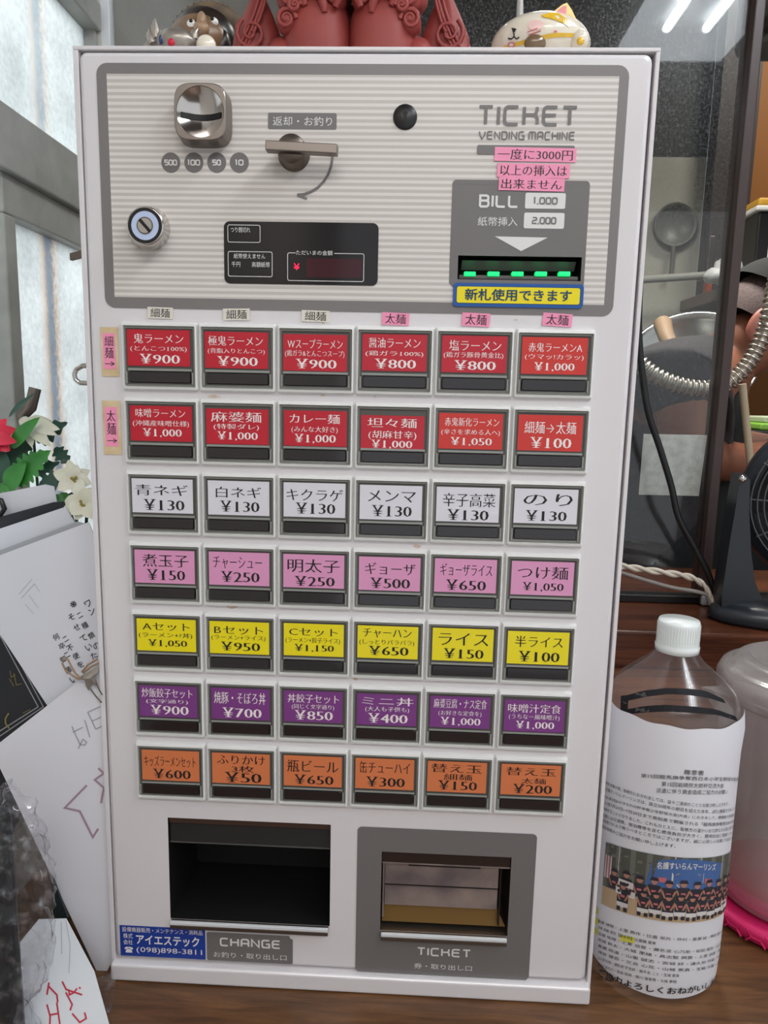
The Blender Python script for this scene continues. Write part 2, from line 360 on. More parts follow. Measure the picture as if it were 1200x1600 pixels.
# ------------------------------------------------------------------ lettering
_G = {}
def glyph(ch):
    if ch in _G: return _G[ch]
    c = bpy.data.curves.new('t', 'FONT'); c.body = ch; c.resolution_u = 2
    o = bpy.data.objects.new('t', c)
    me = bpy.data.meshes.new_from_object(o)
    vs = [(v.co.x, v.co.y) for v in me.vertices]; fs = []
    for p in me.polygons:
        q = tuple(p.vertices); a = sum(vs[q[i]][0] * vs[q[(i + 1) % len(q)]][1] - vs[q[(i + 1) % len(q)]][0] * vs[q[i]][1] for i in range(len(q)))
        fs.append(q if a > 0 else q[::-1])
    bpy.data.objects.remove(o); bpy.data.meshes.remove(me); bpy.data.curves.remove(c)
    cnt = {}
    for q in fs:
        for i in range(len(q)): cnt[(q[i], q[(i + 1) % len(q)])] = 1
    nb = {}
    for a, b in cnt:
        if (b, a) in cnt: continue
        dx, dy = vs[b][0] - vs[a][0], vs[b][1] - vs[a][1]; l = math.hypot(dx, dy) or 1
        for k in (a, b): nb.setdefault(k, []).append((dy / l, -dx / l))
    if vs:
        xs = [p[0] for p in vs]; x0, x1 = min(xs), max(xs)
    else: x0, x1 = 0, .25
    adv = 1.0 if (ord(ch) > 0x2000) else (x1 + max(x0, .03) if vs else .3)
    _G[ch] = (vs, fs, nb, adv); return _G[ch]
def styled(ch, style):
    vs, fs, nb, adv = glyph(ch)
    if style == 'sans': return vs, fs, adv
    kx, ky = {'mincho': (.007, -.013), 'price': (.022, -.022), 'bold': (.022, .020), 'hand': (.006, .006)}[style]
    if style == 'price' and ch not in '0123456789': kx, ky = .012, -.022
    if style == 'mincho' and ord(ch) < 0x100: kx, ky = .006, -.014
    out = []
    for i, (x, y) in enumerate(vs):
        nx = max((n[0] for n in nb.get(i, [(0, 0)])), key=abs); ny = max((n[1] for n in nb.get(i, [(0, 0)])), key=abs)
        out.append((x + kx * nx, y + ky * ny * min(1, abs(ny) * 1.5)))
    fs = list(fs)
    def bar(x0, x1, y0, y1):
        o = len(out); out.extend([(x0, y0, 1), (x1, y0, 1), (x1, y1, 1), (x0, y1, 1)]); fs.append((o, o + 1, o + 2, o + 3))
    if style in ('price', 'mincho') and ch in '1¥':
        xs = [p[0] for p in vs]; top = max(p[1] for p in vs); h = .035
        if ch == '1':
            xr = max(xs); bar(xr - .19, xr + .09, 0, h); adv += .05
        else:
            cx = (min(xs) + max(xs)) / 2; bar(cx - .17, cx + .17, 0, h)
            bar(min(xs) - .05, min(xs) + .2, top - h, top); bar(max(xs) - .2, max(xs) + .05, top - h, top); adv += .06
    return out, fs, adv
def layout(s, style='sans', gap=0.0):
    x = 0; V = []; Fc = []
    for ch in s:
        vs, fs, adv = styled(ch, style); o = len(V)
        V += [(p[0] + x, *p[1:]) for p in vs]; Fc += [tuple(i + o for i in q) for q in fs]
        x += adv + gap
    return V, Fc
def text(mb, s, x0, x1, z0, z1, fn, mi, style='sans', gap=0.0):
    """letter s stretched to fill the box; fn maps (x, z) to a 3-D point"""
    V, Fc = layout(s, style, gap)
    if not V: return
    ax, bx = min(p[0] for p in V), max(p[0] for p in V); ay, by = min(p[1] for p in V), max(p[1] for p in V)
    if by - ay < .45: c = (ay + by) / 2; ay, by = c - .42, c + .42
    kx, ky = (x1 - x0) / (bx - ax), (z1 - z0) / (by - ay)
    P = [Vector(fn(x0 + (p[0] - ax) * kx, z0 + (p[1] - ay) * ky)) for p in V]
    mb.add([q + (CAM - q).normalized() * 4e-5 if len(p) > 2 else q for p, q in zip(V, P)], Fc, mi)
def pl(y): return lambda x, z: (x, y, z)
# squarish sign lettering drawn with a round pen
PEN = {'T': [[(0, 1), (1, 1)], [(.5, 1), (.5, 0)]], 'I': [[(.0, 1), (.0, 0)]],
 'C': [[(1, 1), (.22, 1), (.06, .93), (0, .78), (0, .22), (.06, .07), (.22, 0), (1, 0)]],
 'K': [[(0, 1), (0, 0)], [(0, .54), (.72, .54), (.92, .46), (1, .3), (1, 0)], [(.95, 1), (.95, .78), (.86, .6), (.72, .54)]],
 'E': [[(1, 1), (.22, 1), (.06, .93), (0, .78), (0, .22), (.06, .07), (.22, 0), (1, 0)], [(0, .53), (.92, .53)]],
 'B': [[(0, 0), (0, 1), (.75, 1), (.92, .92), (.95, .78), (.92, .62), (.78, .54), (0, .54)], [(.78, .54), (.95, .46), (1, .3), (.96, .1), (.8, 0), (0, 0)]],
 'L': [[(0, 1), (0, .22), (.06, .07), (.22, 0), (1, 0)]], 'V': [[(0, 1), (.12, .5), (.5, 0), (.88, .5), (1, 1)]],
 'N': [[(0, 0), (0, 1), (1, 0), (1, 1)]], 'D': [[(0, 0), (0, 1), (.72, 1), (.92, .9), (1, .7), (1, .3), (.92, .1), (.72, 0), (0, 0)]],
 'G': [[(1, 1), (.22, 1), (.06, .93), (0, .78), (0, .22), (.06, .07), (.22, 0), (1, 0), (1, .48), (.55, .48)]],
 'M': [[(0, 0), (0, .8), (.08, .95), (.2, 1), (.8, 1), (.92, .95), (1, .8), (1, 0)], [(.5, 1), (.5, 0)]],
 'A': [[(0, 0), (0, .75), (.08, .93), (.25, 1), (.75, 1), (.92, .93), (1, .75), (1, 0)], [(0, .42), (1, .42)]], 'H': [[(0, 0), (0, 1)], [(1, 0), (1, 1)], [(0, .52), (1, .52)]],
 '0': [[(.2, 0), (.8, 0), (.95, .08), (1, .25), (1, .75), (.95, .92), (.8, 1), (.2, 1), (.05, .92), (0, .75), (0, .25), (.05, .08), (.2, 0)]],
 '1': [[(0, 1), (.45, 1), (.45, 0)]], '5': [[(1, 1), (0, 1), (0, .56), (.8, .56), (.96, .48), (1, .3), (.96, .08), (.8, 0), (0, 0)]],
 '2': [[(0, 1), (.8, 1), (.96, .92), (1, .78), (.96, .62), (.8, .55), (.2, .5), (.04, .42), (0, .28), (0, 0), (1, 0)]], ',': [[(.1, .08), (0, -.15)]]}
PW = {'I': 0.0, '1': .45, ',': .1, 'M': 1.15, 'V': 1.05}
NST = 0
def stroke(mb, pts, w, fn, mi, closed=False):
    P = [Vector((p[0], p[1])) for p in pts]; n = len(P); L = []; R = []
    for i, p in enumerate(P):
        a = P[max(i - 1, 0)]; b = P[min(i + 1, n - 1)]
        d1 = (p - a).normalized() if i > 0 else (b - p).normalized(); d2 = (b - p).normalized() if i < n - 1 else d1
        nrm = Vector((-(d1.y + d2.y), d1.x + d2.x))
        nrm = nrm.normalized() if nrm.length > 1e-6 else Vector((-d1.y, d1.x))
        k = 1 / max(.5, nrm.dot(Vector((-d1.y, d1.x))))
        L.append(p + nrm * w / 2 * k); R.append(p - nrm * w / 2 * k)
    global NST; NST = (NST + 1) % 6; up = lambda p: (lambda q: q + (CAM - q).normalized() * 4e-5 * NST)(Vector(fn(p.x, p.y)))
    mb.add([up(p) for p in L] + [up(p) for p in R], [(n + i, n + i + 1, i + 1, i) for i in range(n - 1)], mi)
def pen(mb, s, x0, x1, z0, z1, fn, mi, w, space=.42):
    tot = 0; pos = []
    for ch in s:
        pos.append(tot); tot += (.5 if ch == ' ' else PW.get(ch, .9) + space)
    tot -= space; k = (x1 - x0 - w) / tot
    for ch, p in zip(s, pos):
        if ch == ' ': continue
        for line in PEN[ch]:
            stroke(mb, [(x0 + w / 2 + (p + q[0] * PW.get(ch, .9) * (1 if ch != '1' else 1)) * k, z0 + w / 2 + q[1] * (z1 - z0 - w)) for q in line], w, fn, mi)
def pxbox(a, b, c, d, y=0.0):
    x0, z1 = F(a, b, y); x1, z0 = F(c, d, y); return x0, x1, z0, z1
def disc(mb, cx, cz, r, y, mi, n=28): mb.flat([(cx + r * math.cos(2 * PI * i / n), cz + r * math.sin(2 * PI * i / n)) for i in range(n)], y, mi)

# ------------------------------------------------------------------ the room
XW, YG, ZL = -0.340, 0.395, 0.235               # left wall, glass partition, kitchen ledge top
def struct(o): o['kind'] = 'structure'; return o
b = MB(); b.box(-1.2, 2.4, -3.2, 2.3, -1.0, -0.95); struct(b.build('floor', M['floor']))
b = MB(); b.box(-0.42, 2.4, -3.2, .44, 1.60, 1.66); struct(b.build('ceiling', M['ceil']))
b = MB(); b.box(-0.42, 2.4, .38, 2.3, 2.20, 2.26); struct(b.build('ceiling_kitchen', M['ceil']))
b = MB(); b.box(-0.42, 2.4, .38, .44, 1.665, 2.195); struct(b.build('wall_header', M['kit_dark']))
b = MB(); b.box(XW - .08, XW, .445, 2.0, 1.605, 2.195); struct(b.build('wall_left_upper', M['kit_dark']))
b = MB()                                           # left wall with its window opening
b.box(XW - .08, XW, -3.2, -0.12, -0.95, 1.6); b.box(XW - .08, XW, .385, 2.3, -.95, 1.6)
b.box(XW - .08, XW, -0.12, .385, -0.95, .22); b.box(XW - .08, XW, -0.12, .385, 1.16, 1.6)
struct(b.build('wall_left', M['plaster']))
w1 = thing('window_1', None, None, (XW - .03, .11, .22)); struct(w1)
b = MB()
b.box(XW - .03, XW + .004, -.12, .385, .6917, .7496, 0, .002)          # transom
b.box(XW - .035, XW - .004, .158, .385, .655, .692, 0, .002)         # top rail of the lower sash
b.box(XW - .035, XW - .004, .158, .179, .22, .655, 0, .002)          # its stile
b.box(XW - .035, XW - .004, -.12, .385, .22, .26, 0, .002)
b.box(XW - .035, XW + .002, -.12, .385, .912, .942, 0, .002)         # upper rail
b.box(XW - .035, XW - .004, .378, .387, .22, 1.16, 0)
b.box(XW - .035, XW - .004, -.12, -.09, .22, 1.16, 0)
put(b.build('window_frame', M['alu']), w1)
b = MB(); b.box(XW - .022, XW - .018, -.09, .378, .7496, .912); b.box(XW - .022, XW - .018, -.09, .378, .942, 1.16)
put(b.build('pane', M['frost']), w1)
b = MB(); b.box(XW - .022, XW - .018, .179, .378, .26, .655); b.box(XW - .030, XW - .027, -.09, .158, .26, .692)
put(b.build('pane', M['frost']), w1)
b = MB(); b.box(XW - .001, XW + .010, .387, .405, ZL + .001, 1.6, 0, .001); struct(b.build('trim_1', M['alu_lite']))

# kitchen behind the partition
b = MB(); b.box(-.42, .97, 2.0, 2.06, -.95, 1.28); struct(b.build('wall_back', M['kit_wall']))
b = MB(); b.box(-.42, .97, 2.0, 2.06, 1.281, 2.195); b.box(.97, 2.4, 2.0, 2.06, 1.73, 2.195); struct(b.build('wall_back_upper', M['kit_dark']))
b = MB(); b.box(1.09, 2.4, 1.995, 2.05, -.95, 1.58); struct(b.build('wall_back_ochre', M['kit_orange']))
b = MB(); b.box(1.09, 2.4, 1.995, 2.05, 1.581, 1.729); struct(b.build('wall_back_beige', M['kit_beige']))
b = MB(); b.box(.97, 1.09, 1.93, 1.999, -.95, 2.195); struct(b.build('trim_2', M['column']))
b = MB(); b.box(2.34, 2.4, .45, 1.99, -.95, 2.195); struct(b.build('wall_right', M['kit_dark']))

# counter, raised kitchen ledge
b = MB(); b.box(-.335, 2.2, -.62, .262, -.035, 0, 0, .003); b.box(-.335, 2.2, -.02, .262, -.95, -.035, 0)
tag(b.build('counter', M['counter']), 'brown wooden counter top that the ticket machine and the bottle stand on', 'counter')
lg = thing('kitchen_ledge', 'raised dark wooden ledge behind the machine, carrying the fan and the glass', 'ledge', (.9, .33, 0))
b = MB(); b.box(-.335, 2.2, .265, .60, .19, ZL, 0, .003); put(b.build('ledge_board', M['ledge']), lg)
b = MB(); b.box(-.335, 2.2, .272, .30, 0, .189, 0); put(b.build('front_panel', M['ledge_front']), lg)

# glass partition
PX0, PX1 = Y(1117, 620, YG).x, Y(1132.5, 620, YG).x
gp = thing('window_2', None, None, (.04, YG, ZL)); struct(gp)
b = MB(); b.box(XW + .012, PX0, YG, YG + .005, ZL + .010, 1.58); put(b.build('pane', M['glass']), gp)
b = MB(); b.box(PX0, PX1, YG - .012, YG + .022, ZL + .0005, 1.6, 0, .0015); put(b.build('frame_post', M['frame_brown']), gp)
b = MB(); b.box(XW + .012, PX0, YG - .008, YG + .014, ZL + .0005, ZL + .010, 0, .001); put(b.build('bottom_rail', M['black']), gp)

# twin-tube ceiling lamp over the dining side (seen mirrored in the glass)
def ceiling_lamp(x, y0, y1, label):
    root = thing('ceiling_lamp', label, 'lamp', (x, (y0 + y1) / 2, 1.6), 'ceiling lamps of the dining room')
    b = MB(); b.box(x - .17, x + .17, y0 - .22, y1 + .03, 1.572, 1.5995, 0, .004); put(b.build('lamp_body', M['bag_white']), root)
    tubm = mat('lamp_tube_glow', (255, 255, 255), .4, emit=(244, 249, 255), estr=26.0)
    for s in (-1, 1):
        b = MB(); b.tube([(x + s * .056, y0, 1.555), (x + s * .056, y1, 1.555)], .0125, 12); put(b.build('lamp_tube', tubm), root)
ceiling_lamp(.795, -.97, .12, 'twin-tube white ceiling lamp above the right end of the counter')

# ------------------------------------------------------------------ the ticket machine
vm = thing('ticket_vending_machine', 'white table-top meal ticket vending machine with six columns of coloured price buttons', 'vending machine', (.001, .12, 0))
X0, X1, Z0, Z1 = -.1965, .1990, .0172, .7254
CH = (-.1482, -.0143, .0572, .1489)              # change opening  x0 x1 z0 z1
TK = (.0276, .1326, .0560, .1274)                # ticket opening
BX0, BX1, BZ1, BZ0 = F(716, 398)[0], F(907, 440)[0], F(811, 400.5)[1], F(811, 438)[1]
BS = (BX0, BX1, BZ0, BZ1)
b = MB()                                           # cabinet shell
t = .003
b.box(X0 - .0042, X0 - .0004, .001, .25, .0005, .7265, 0, .0006); b.box(X1 + .0015, X1 + .0015 + t, .001, .25, .0005, .7265, 0, .0006)
b.box(X0 - .0042, X1 + .0045, .001, .25, .7265, .7292, 0, .0006); b.box(X0 - .0012, X1 + .0015, .247, .25, .0165, .7265, 0)
put(b.build('cabinet', M['white']), vm)
b = MB()
dn = rrect(X0, X1, Z0, Z1, .006, 4); di = rrect(X0 + .0035, X1 - .0035, Z0 + .0035, Z1 - .0035, .004, 4)
dm = rrect(X0 + .001, X1 - .001, Z0 + .001, Z1 - .001, .005, 4)
bk = [(x, z) for x, z in dn]
n = len(dn)
b.add([(x, .018, z) for x, z in bk] + [(x, .0035, z) for x, z in dn] + [(x, .001, z) for x, z in dm] + [(x, 0, z) for x, z in di],
      [(j * n + i, j * n + (i + 1) % n, (j + 1) * n + (i + 1) % n, (j + 1) * n + i) for j in range(3) for i in range(n)], 0, True)
holes = [CH, TK, BS]
ix0, ix1, iz0, iz1 = X0 + .0075, X1 - .0075, Z0 + .0075, Z1 - .0075
plate(b, ix0, ix1, iz0, iz1, 0, holes)
sq = [(ix1, iz1)] * 5 + [(ix0, iz1)] * 5 + [(ix0, iz0)] * 5 + [(ix1, iz0)] * 5
sq2 = []
for i, p in enumerate(di):
    sq2.append((min(max(p[0], ix0), ix1), min(max(p[1], iz0), iz1)))
band(b, di, sq2, 0)
for u, v, w_, h_ in ((334, 619.5, 9, 2), (505, 505, 2, 1.5), (586, 620, 2, 1.2), (363, 947.5, 9, 3), (556, 1061, 4, 1.6), (652, 853.5, 6, 2.4), (504, 618, 3, 1.6), (540, 745, 2, 2), (806, 500, 3, 1)):
    cx, cz = F(u, v); k = .00052; b.flat([(cx + w_ * k * (1 + .3 * math.sin(3 * i + u)) * math.cos(i * PI / 6), cz + h_ * k * (1 + .3 * math.cos(5 * i + v)) * math.sin(i * PI / 6)) for i in range(12)], -.0002, 1)
put(b.build('door', [M['white'], mat('rust_stain', (196, 170, 146), .5, var=(400, (214, 202, 194)))]), vm)
b = MB(); b.box(-.1990, .2022, -.0060, .246, .0004, .0160, 0, .0022, 3); put(b.build('base', M['white']), vm)
# scratches of old tape on the door's left side
def recess(name, h, depth, m, lipm, parts):
    x0, x1, z0, z1 = h
    b = MB()
    b.add([(x0, 0, z0), (x1, 0, z0), (x1, 0, z1), (x0, 0, z1), (x0, depth, z0), (x1, depth, z0), (x1, depth, z1), (x0, depth, z1)],
          [(4, 5, 6, 7), (0, 1, 5, 4), (3, 7, 6, 2), (0, 4, 7, 3), (1, 2, 6, 5)])
    r = put(b.build(name, m), vm)
    b = MB(); b.box(x0 + .001, x1 - .001, -.0052, -.0026, z0 - .0022, z0 + .0006, 0, .0004); b.box(x0 + .001, x1 - .001, -.0026, .0005, z0 - .0022, z0 - .0002, 1)
    b.box(x0 + .001, x1 - .001, -.0052, -.0040, z0 - .0056, z0 - .0022, 1, .0004)
    put(b.build('tray_lip', [M['alu_lite'], M['steel_dark']]), vm)
    return r
cr = recess('change_tray', CH, .075, M['void'], M['steel'], 0)
b = MB(); x0, x1, z0, z1 = CH
b.box(x0 + .0006, x1 - .0006, .0015, .0030, z1 - .0052, z1 - .0006, 0)                 # brown upper strip
b.box(x0 + .0006, x1 - .0006, .0035, .0050, z1 - .0228, z1 - .0056, 1)
b.box(x0 + .0006, x1 - .0006, .0026, .0052, z1 - .0237, z1 - .0230, 2)
put(b.build('tray_flap', [mat('brown_metal', (84, 64, 56), .35, metal=.5), mat('smoky_flap', (44, 44, 46), .2), M['frame_dark']]), vm)
tr = recess('ticket_tray', TK, .050, M['steel_dark'], M['steel'], 0)
b = MB(); x0, x1, z0, z1 = TK
b.box(x0 + .0006, x1 - .0006, .0015, .0035, z1 - .0102, z1 - .0006, 0)
b.box(x0 + .0006, x1 - .0006, .0010, .0036, z1 - .0112, z1 - .0103, 1)
b.box(x0 + .0030, x1 - .0090, .0050, .0062, z1 - .0322, z1 - .0114, 1)
b.box(x0 + .0030, x1 - .0090, .0058, .0070, z1 - .0520, z1 - .0332, 1)
b.box(x0 + .0030, x1 - .0090, .0046, .0052, z1 - .0331, z1 - .0323, 2)
b.box(x0 + .022, x1 - .024, .0040, .0049, z1 - .0146, z1 - .0134, 3)
b.box(x0 + .0012, x0 + .0026, .0030, .0060, z0 + .010, z1 - .0114, 1); b.box(x1 - .0080, x1 - .0066, .0040, .0400, z0 + .006, z1 - .0114, 3)
b.add([(x0 + .001, .0070, z0 + .0030), (x1 - .001, .0070, z0 + .0030), (x1 - .009, .0100, z0 + .0190), (x0 + .003, .0100, z0 + .0190)], [(0, 1, 2, 3)], 4)  # chute plate; its yellow-brown colour paints in a reflection
put(b.build('tray_flap', [mat('brown_metal_dark', (70, 58, 54), .3, metal=.7), mat('mirror_flap', (168, 154, 146), .3, metal=.45, var=(26, (116, 106, 110))), M['void'], M['black'], mat('chute_reflection', (134, 104, 58), .4, metal=.6)]), vm)

# printed control panel (one film: all its printing stays in its mesh)
b = MB()
px0, px1, pz0, pz1 = -.1838, .1832, .5525, .7175
qx0, qx1, qz0, qz1 = -.1766, .1766, .5602, .7105
yf = -.0004
plate(b, qx0, qx1, qz0, qz1, yf, [BS], 1)
outer = rrect(px0, px1, pz0, pz1, .0075, 5)
inner = []
for i in range(4): inner += [((qx1, qz1), (qx0, qz1), (qx0, qz0), (qx1, qz0))[i]] * 6
band(b, outer, inner, yf, 0)
y2 = -.0006
g0, g1, h1, h0 = F(707, 280)[0], F(922, 284)[0], F(820, 282)[1], F(810, 451)[1]
plate(b, g0, g1, h0 + .003, h1 - .003, y2, [BS], 2)
b.flat(rrect(g0, g1, h1 - .0031, h1, .003)[:12] + [(g0, h1 - .0031), (g1, h1 - .0031)], y2, 2)
b.flat([(g0, h0 + .003), (g0 + .003, h0), (g1 - .003, h0), (g1, h0 + .003)], y2, 2)
y3 = -.0008; f3 = pl(y3); LT = 3
bx = pxbox(745.6, 227, 897, 243); b.flat(rrect(*bx, .0012), y3, 2)
bx = pxbox(746.8, 164.6, 902, 198.2); pen(b, 'TICKET', *bx, f3, 2, .0022)
bx = pxbox(748, 205, 898, 220); pen(b, 'VENDING MACHINE', *bx, f3, 2, .00095)
bx = pxbox(748.7, 304, 809.7, 325.6); pen(b, 'BILL', *bx, f3, LT, .0016)
text(b, '紙幣挿入', *pxbox(746.8, 339, 808, 354), f3, LT, 'sans')
for s, q in (('1,000', (821, 301.5, 882.5, 327)), ('2,000', (819, 332.5, 880.6, 358))):
    bx = pxbox(*q); b.flat(rrect(*bx, .0012), y3, LT)
    cx, cz = (bx[0] + bx[1]) / 2, (bx[2] + bx[3]) / 2; pen(b, s, cx - .0085, cx + .0085, cz - .0024, cz + .0024, pl(y3 - .0002), 2, .0009, .35)
b.flat([F(773, 369.7), F(814, 392.7), F(855.6, 371.6)], y3, LT)
bx = pxbox(419, 176.5, 526, 203); b.flat(rrect(*bx, .0011), y2, 2)
text(b, '返却・お釣り', *pxbox(426.5, 182.5, 519, 197.6), f3, LT, 'sans')
for s, u in (('500', 267.3), ('100', 303.2), ('50', 338.9), ('10', 374.2)):
    cx, cz = F(u, 254.5); disc(b, cx, cz, .0068, y2, 2)
    w = .0030 * len(s) + .0002; pen(b, s, cx - w / 2, cx + w / 2, cz - .0020, cz + .0020, f3, LT, .00085, .3)
arc = [F(u, v) for u, v in ((519, 238), (519.5, 248), (517.5, 261), (513, 273), (506, 284), (496, 294), (486, 300), (475, 304), (464.5, 304.8), (480, 311))]
stroke(b, arc[:-1], .0017, f3, 2); stroke(b, arc[-2:], .0017, f3, 2)
put(b.build('control_panel', [M['gray_print'], M['stripes'], M['plate_print'], M['light_print']]), vm)

# coin slot: pillow-shaped steel block with a polished dish
cc = Y(312.5, 174.5, -.014); cs = thing
b = MB(); NA = 56
def sup(a, rx, rz, p=4.2):
    c, s = math.cos(a), math.sin(a); k = (abs(c / rx) ** p + abs(s / rz) ** p) ** (-1 / p); return c * k, s * k
loops = []
for rx, rz, y in ((.0188, .0192, -.0008), (.0180, .0184, -.0126), (.0178, .0182, -.0138), (.0173, .0177, -.0142)):
    loops.append([(cc.x + sup(2 * PI * i / NA, rx, rz)[0], y, cc.z + sup(2 * PI * i / NA, rx, rz)[1]) for i in range(NA)])
for r, y in ((.01655, -.0142), (.0162, -.0136)):
    loops.append([(cc.x + r * math.cos(2 * PI * i / NA), y, cc.z + r * math.sin(2 * PI * i / NA)) for i in range(NA)])
b.add([p for l in loops for p in l], [(j * NA + i, j * NA + (i + 1) % NA, (j + 1) * NA + (i + 1) % NA, (j + 1) * NA + i) for j in range(len(loops) - 1) for i in range(NA)], 0, False)
csl = put(b.build('coin_slot', M['steel']), vm)
b = MB()
def dish(r): return -.0136 + .0075 * (1 - (r / .0162) ** 2)
b.grid(lambda a, k: (cc.x + .0162 * k * math.cos(2 * PI * a), dish(.0162 * k), cc.z + .0162 * k * math.sin(2 * PI * a)), NA, 10, 0, True, flip=True, wrap=True)
o = b.build('slot_dish', M['chrome'], csl); o.matrix_parent_inverse = Matrix.Identity(4)
b = MB(); b.grid(lambda a, k: (cc.x + (a - .5) * .0272, dish(abs(a - .5) * .0272) - .0007, cc.z - .0012 + (k - .5) * .0038), 16, 1, 0, True)
o = b.build('slot_opening', M['void'], csl)

# return lever
b = MB(); lc = Y(457.5, 238, -.006)
Ml = Matrix.Translation((lc.x, 0, lc.z)) @ Matrix.Rotation(PI / 2, 4, 'X')
b.lathe([(.0112, -.0002), (.0112, .0012), (.0103, .0020), (.0098, .0135), (.0090, .0150), (.0001, .0150)], 36, 0, True, Ml)
lv = put(b.build('return_lever', M['steel_dark']), vm)
b = MB(); p0, p1 = Y(414.5, 226.5, -.021), Y(527, 232.5, -.021)
ang = math.atan2(p1.z - p0.z, p1.x - p0.x); L = (p1 - p0).length
b.box(0, L, -.0215, -.0135, -.0031, .0031, 0, .0006, 2, M=Matrix.Translation((p0.x, 0, p0.z)) @ Matrix.Rotation(-ang, 4, 'Y'))
o = b.build('lever_bar', M['steel'], lv)

# key switch (black disc) and cylinder lock
kx, kz = F(633, 183.5)
b = MB(); Mk = Matrix.Translation((kx, 0, kz)) @ Matrix.Rotation(PI / 2, 4, 'X')
b.lathe([(.0083, 0), (.0083, .0012), (.0078, .0017), (.0001, .0017)], 36, 0, True, Mk)
ks = put(b.build('key_switch', M['black']), vm)
b = MB(); b.flat([(kx + x, kz + z) for x, z in ((-.0010, -.0034), (.0010, -.0034), (.0010, .0008), (.0019, .0020), (.0012, .0034), (-.0012, .0034), (-.0019, .0020), (-.0010, .0008))], -.0019)
b.build('keyhole', M['void'], ks)
lx, lz = F(233, 357.5)
fx = Y(226.5, 352.5, -.016)
b = MB(); NL = 40; lp = []
for r, y, k in ((.0156, 0, 0), (.0154, -.0022, .1), (.0143, -.0085, .55), (.0132, -.0150, 1), (.0127, -.0160, 1), (.0120, -.0160, 1)):
    cx, cz = lx + (fx.x - lx) * k, lz + (fx.z - lz) * k
    lp.append([(cx + r * math.cos(2 * PI * i / NL), y, cz + r * math.sin(2 * PI * i / NL)) for i in range(NL)])
b.add([p for l in lp for p in l], [(j * NL + i, j * NL + (i + 1) % NL, (j + 1) * NL + (i + 1) % NL, (j + 1) * NL + i) for j in range(len(lp) - 1) for i in range(NL)], 0, True)
lk = put(b.build('cylinder_lock', M['chrome']), vm)
b = MB(); disc(b, fx.x, fx.z, .0122, -.0157, 0); disc(b, fx.x, fx.z, .0097, -.0160, 1); disc(b, fx.x, fx.z, .0058, -.0163, 2); disc(b, fx.x, fx.z, .0050, -.0165, 3)
a = math.radians(-48); c, s = math.cos(a), math.sin(a)
b.flat([(fx.x + c * p - s * q, fx.z + s * p + c * q) for p, q in ((-.0052, -.0011), (.0052, -.0011), (.0052, .0011), (-.0052, .0011))], -.0168, 4)
b.build('lock_face', [M['black'], mat('lock_ring_reflection', (190, 206, 236), .3), M['steel_dark'], M['chrome'], M['void']], lk)  # bluish white reflection in the chrome ring is put into its colour

# amount display
d0, d1 = F(350, 346)[0], F(592, 346)[0]; e1, e0 = F(470, 347.5)[1], F(470, 445)[1]
b = MB(); b.flat(rrect(d0, d1, e0, e1, .0042), -.0009, 0); y3 = -.0011; f3 = pl(y3)
def zz(u, v): return F(340 + u / 4.615, 335 + v / 4.617)
def zb(u0, v0, u1, v1):
    x0, z1 = zz(u0, v0); x1, z0 = zz(u1, v1); return x0, x1, z0, z1
def rbox(u0, v0, u1, v1, r=.0012, w=.00045, gap=None):
    x0, x1, z0, z1 = zb(u0, v0, u1, v1); P = rrect(x0, x1, z0, z1, r, 3)
    if gap is None: stroke(b, P + P[:1], w, f3, 1)
    else:
        ga, gb = gap; k = [p for p in P if True]
        stroke(b, [(gb, z1)] + [(P[3][0], z1)][:0] + [P[3]][::-1] + [] + [], w, f3, 1)
        stroke(b, [(gb, z1), P[3]], w, f3, 1); stroke(b, P[3::-1] if False else P[:4][::-1], w, f3, 1)
        stroke(b, [P[0]] + P[:11:-1] + P[11:3:-1], w, f3, 1); stroke(b, [P[4], (ga, z1)], w, f3, 1)
rbox(76, 78, 309, 205); rbox(78, 269, 396, 452)
rbox(507, 279, 1053, 487, gap=(zz(565, 0)[0], zz(845, 0)[0]))
text(b, 'つり銭切れ', *zb(97, 93, 238, 134), f3, 1, 'sans'); text(b, '紙幣使えません', *zb(119, 283, 346, 323), f3, 1, 'sans')
text(b, '千円', *zb(103, 342, 166, 382), f3, 1, 'sans'); text(b, '高額紙幣', *zb(249, 344, 379, 384), f3, 1, 'sans')
text(b, '¥', *zb(552, 356, 592, 402), pl(-.0013), 3, 'sans'); text(b, 'ただいまの金額', *zb(568, 260, 830, 298), f3, 1, 'sans')
x0, x1, z0, z1 = zb(640, 318, 1040, 462); b.flat([(x0, z0), (x1, z0), (x1, z1), (x0, z1)], -.00105, 2)
x0, x1, z0, z1 = zb(552, 355, 592, 402); cx, cz, hw, hh = (x0 + x1) / 2, (z0 + z1) / 2, (x1 - x0) / 2, (z1 - z0) / 2
put(b.build('amount_display', [M['black_gloss'], M['light_print'], M['red_tint'], M['red_led']]), vm)

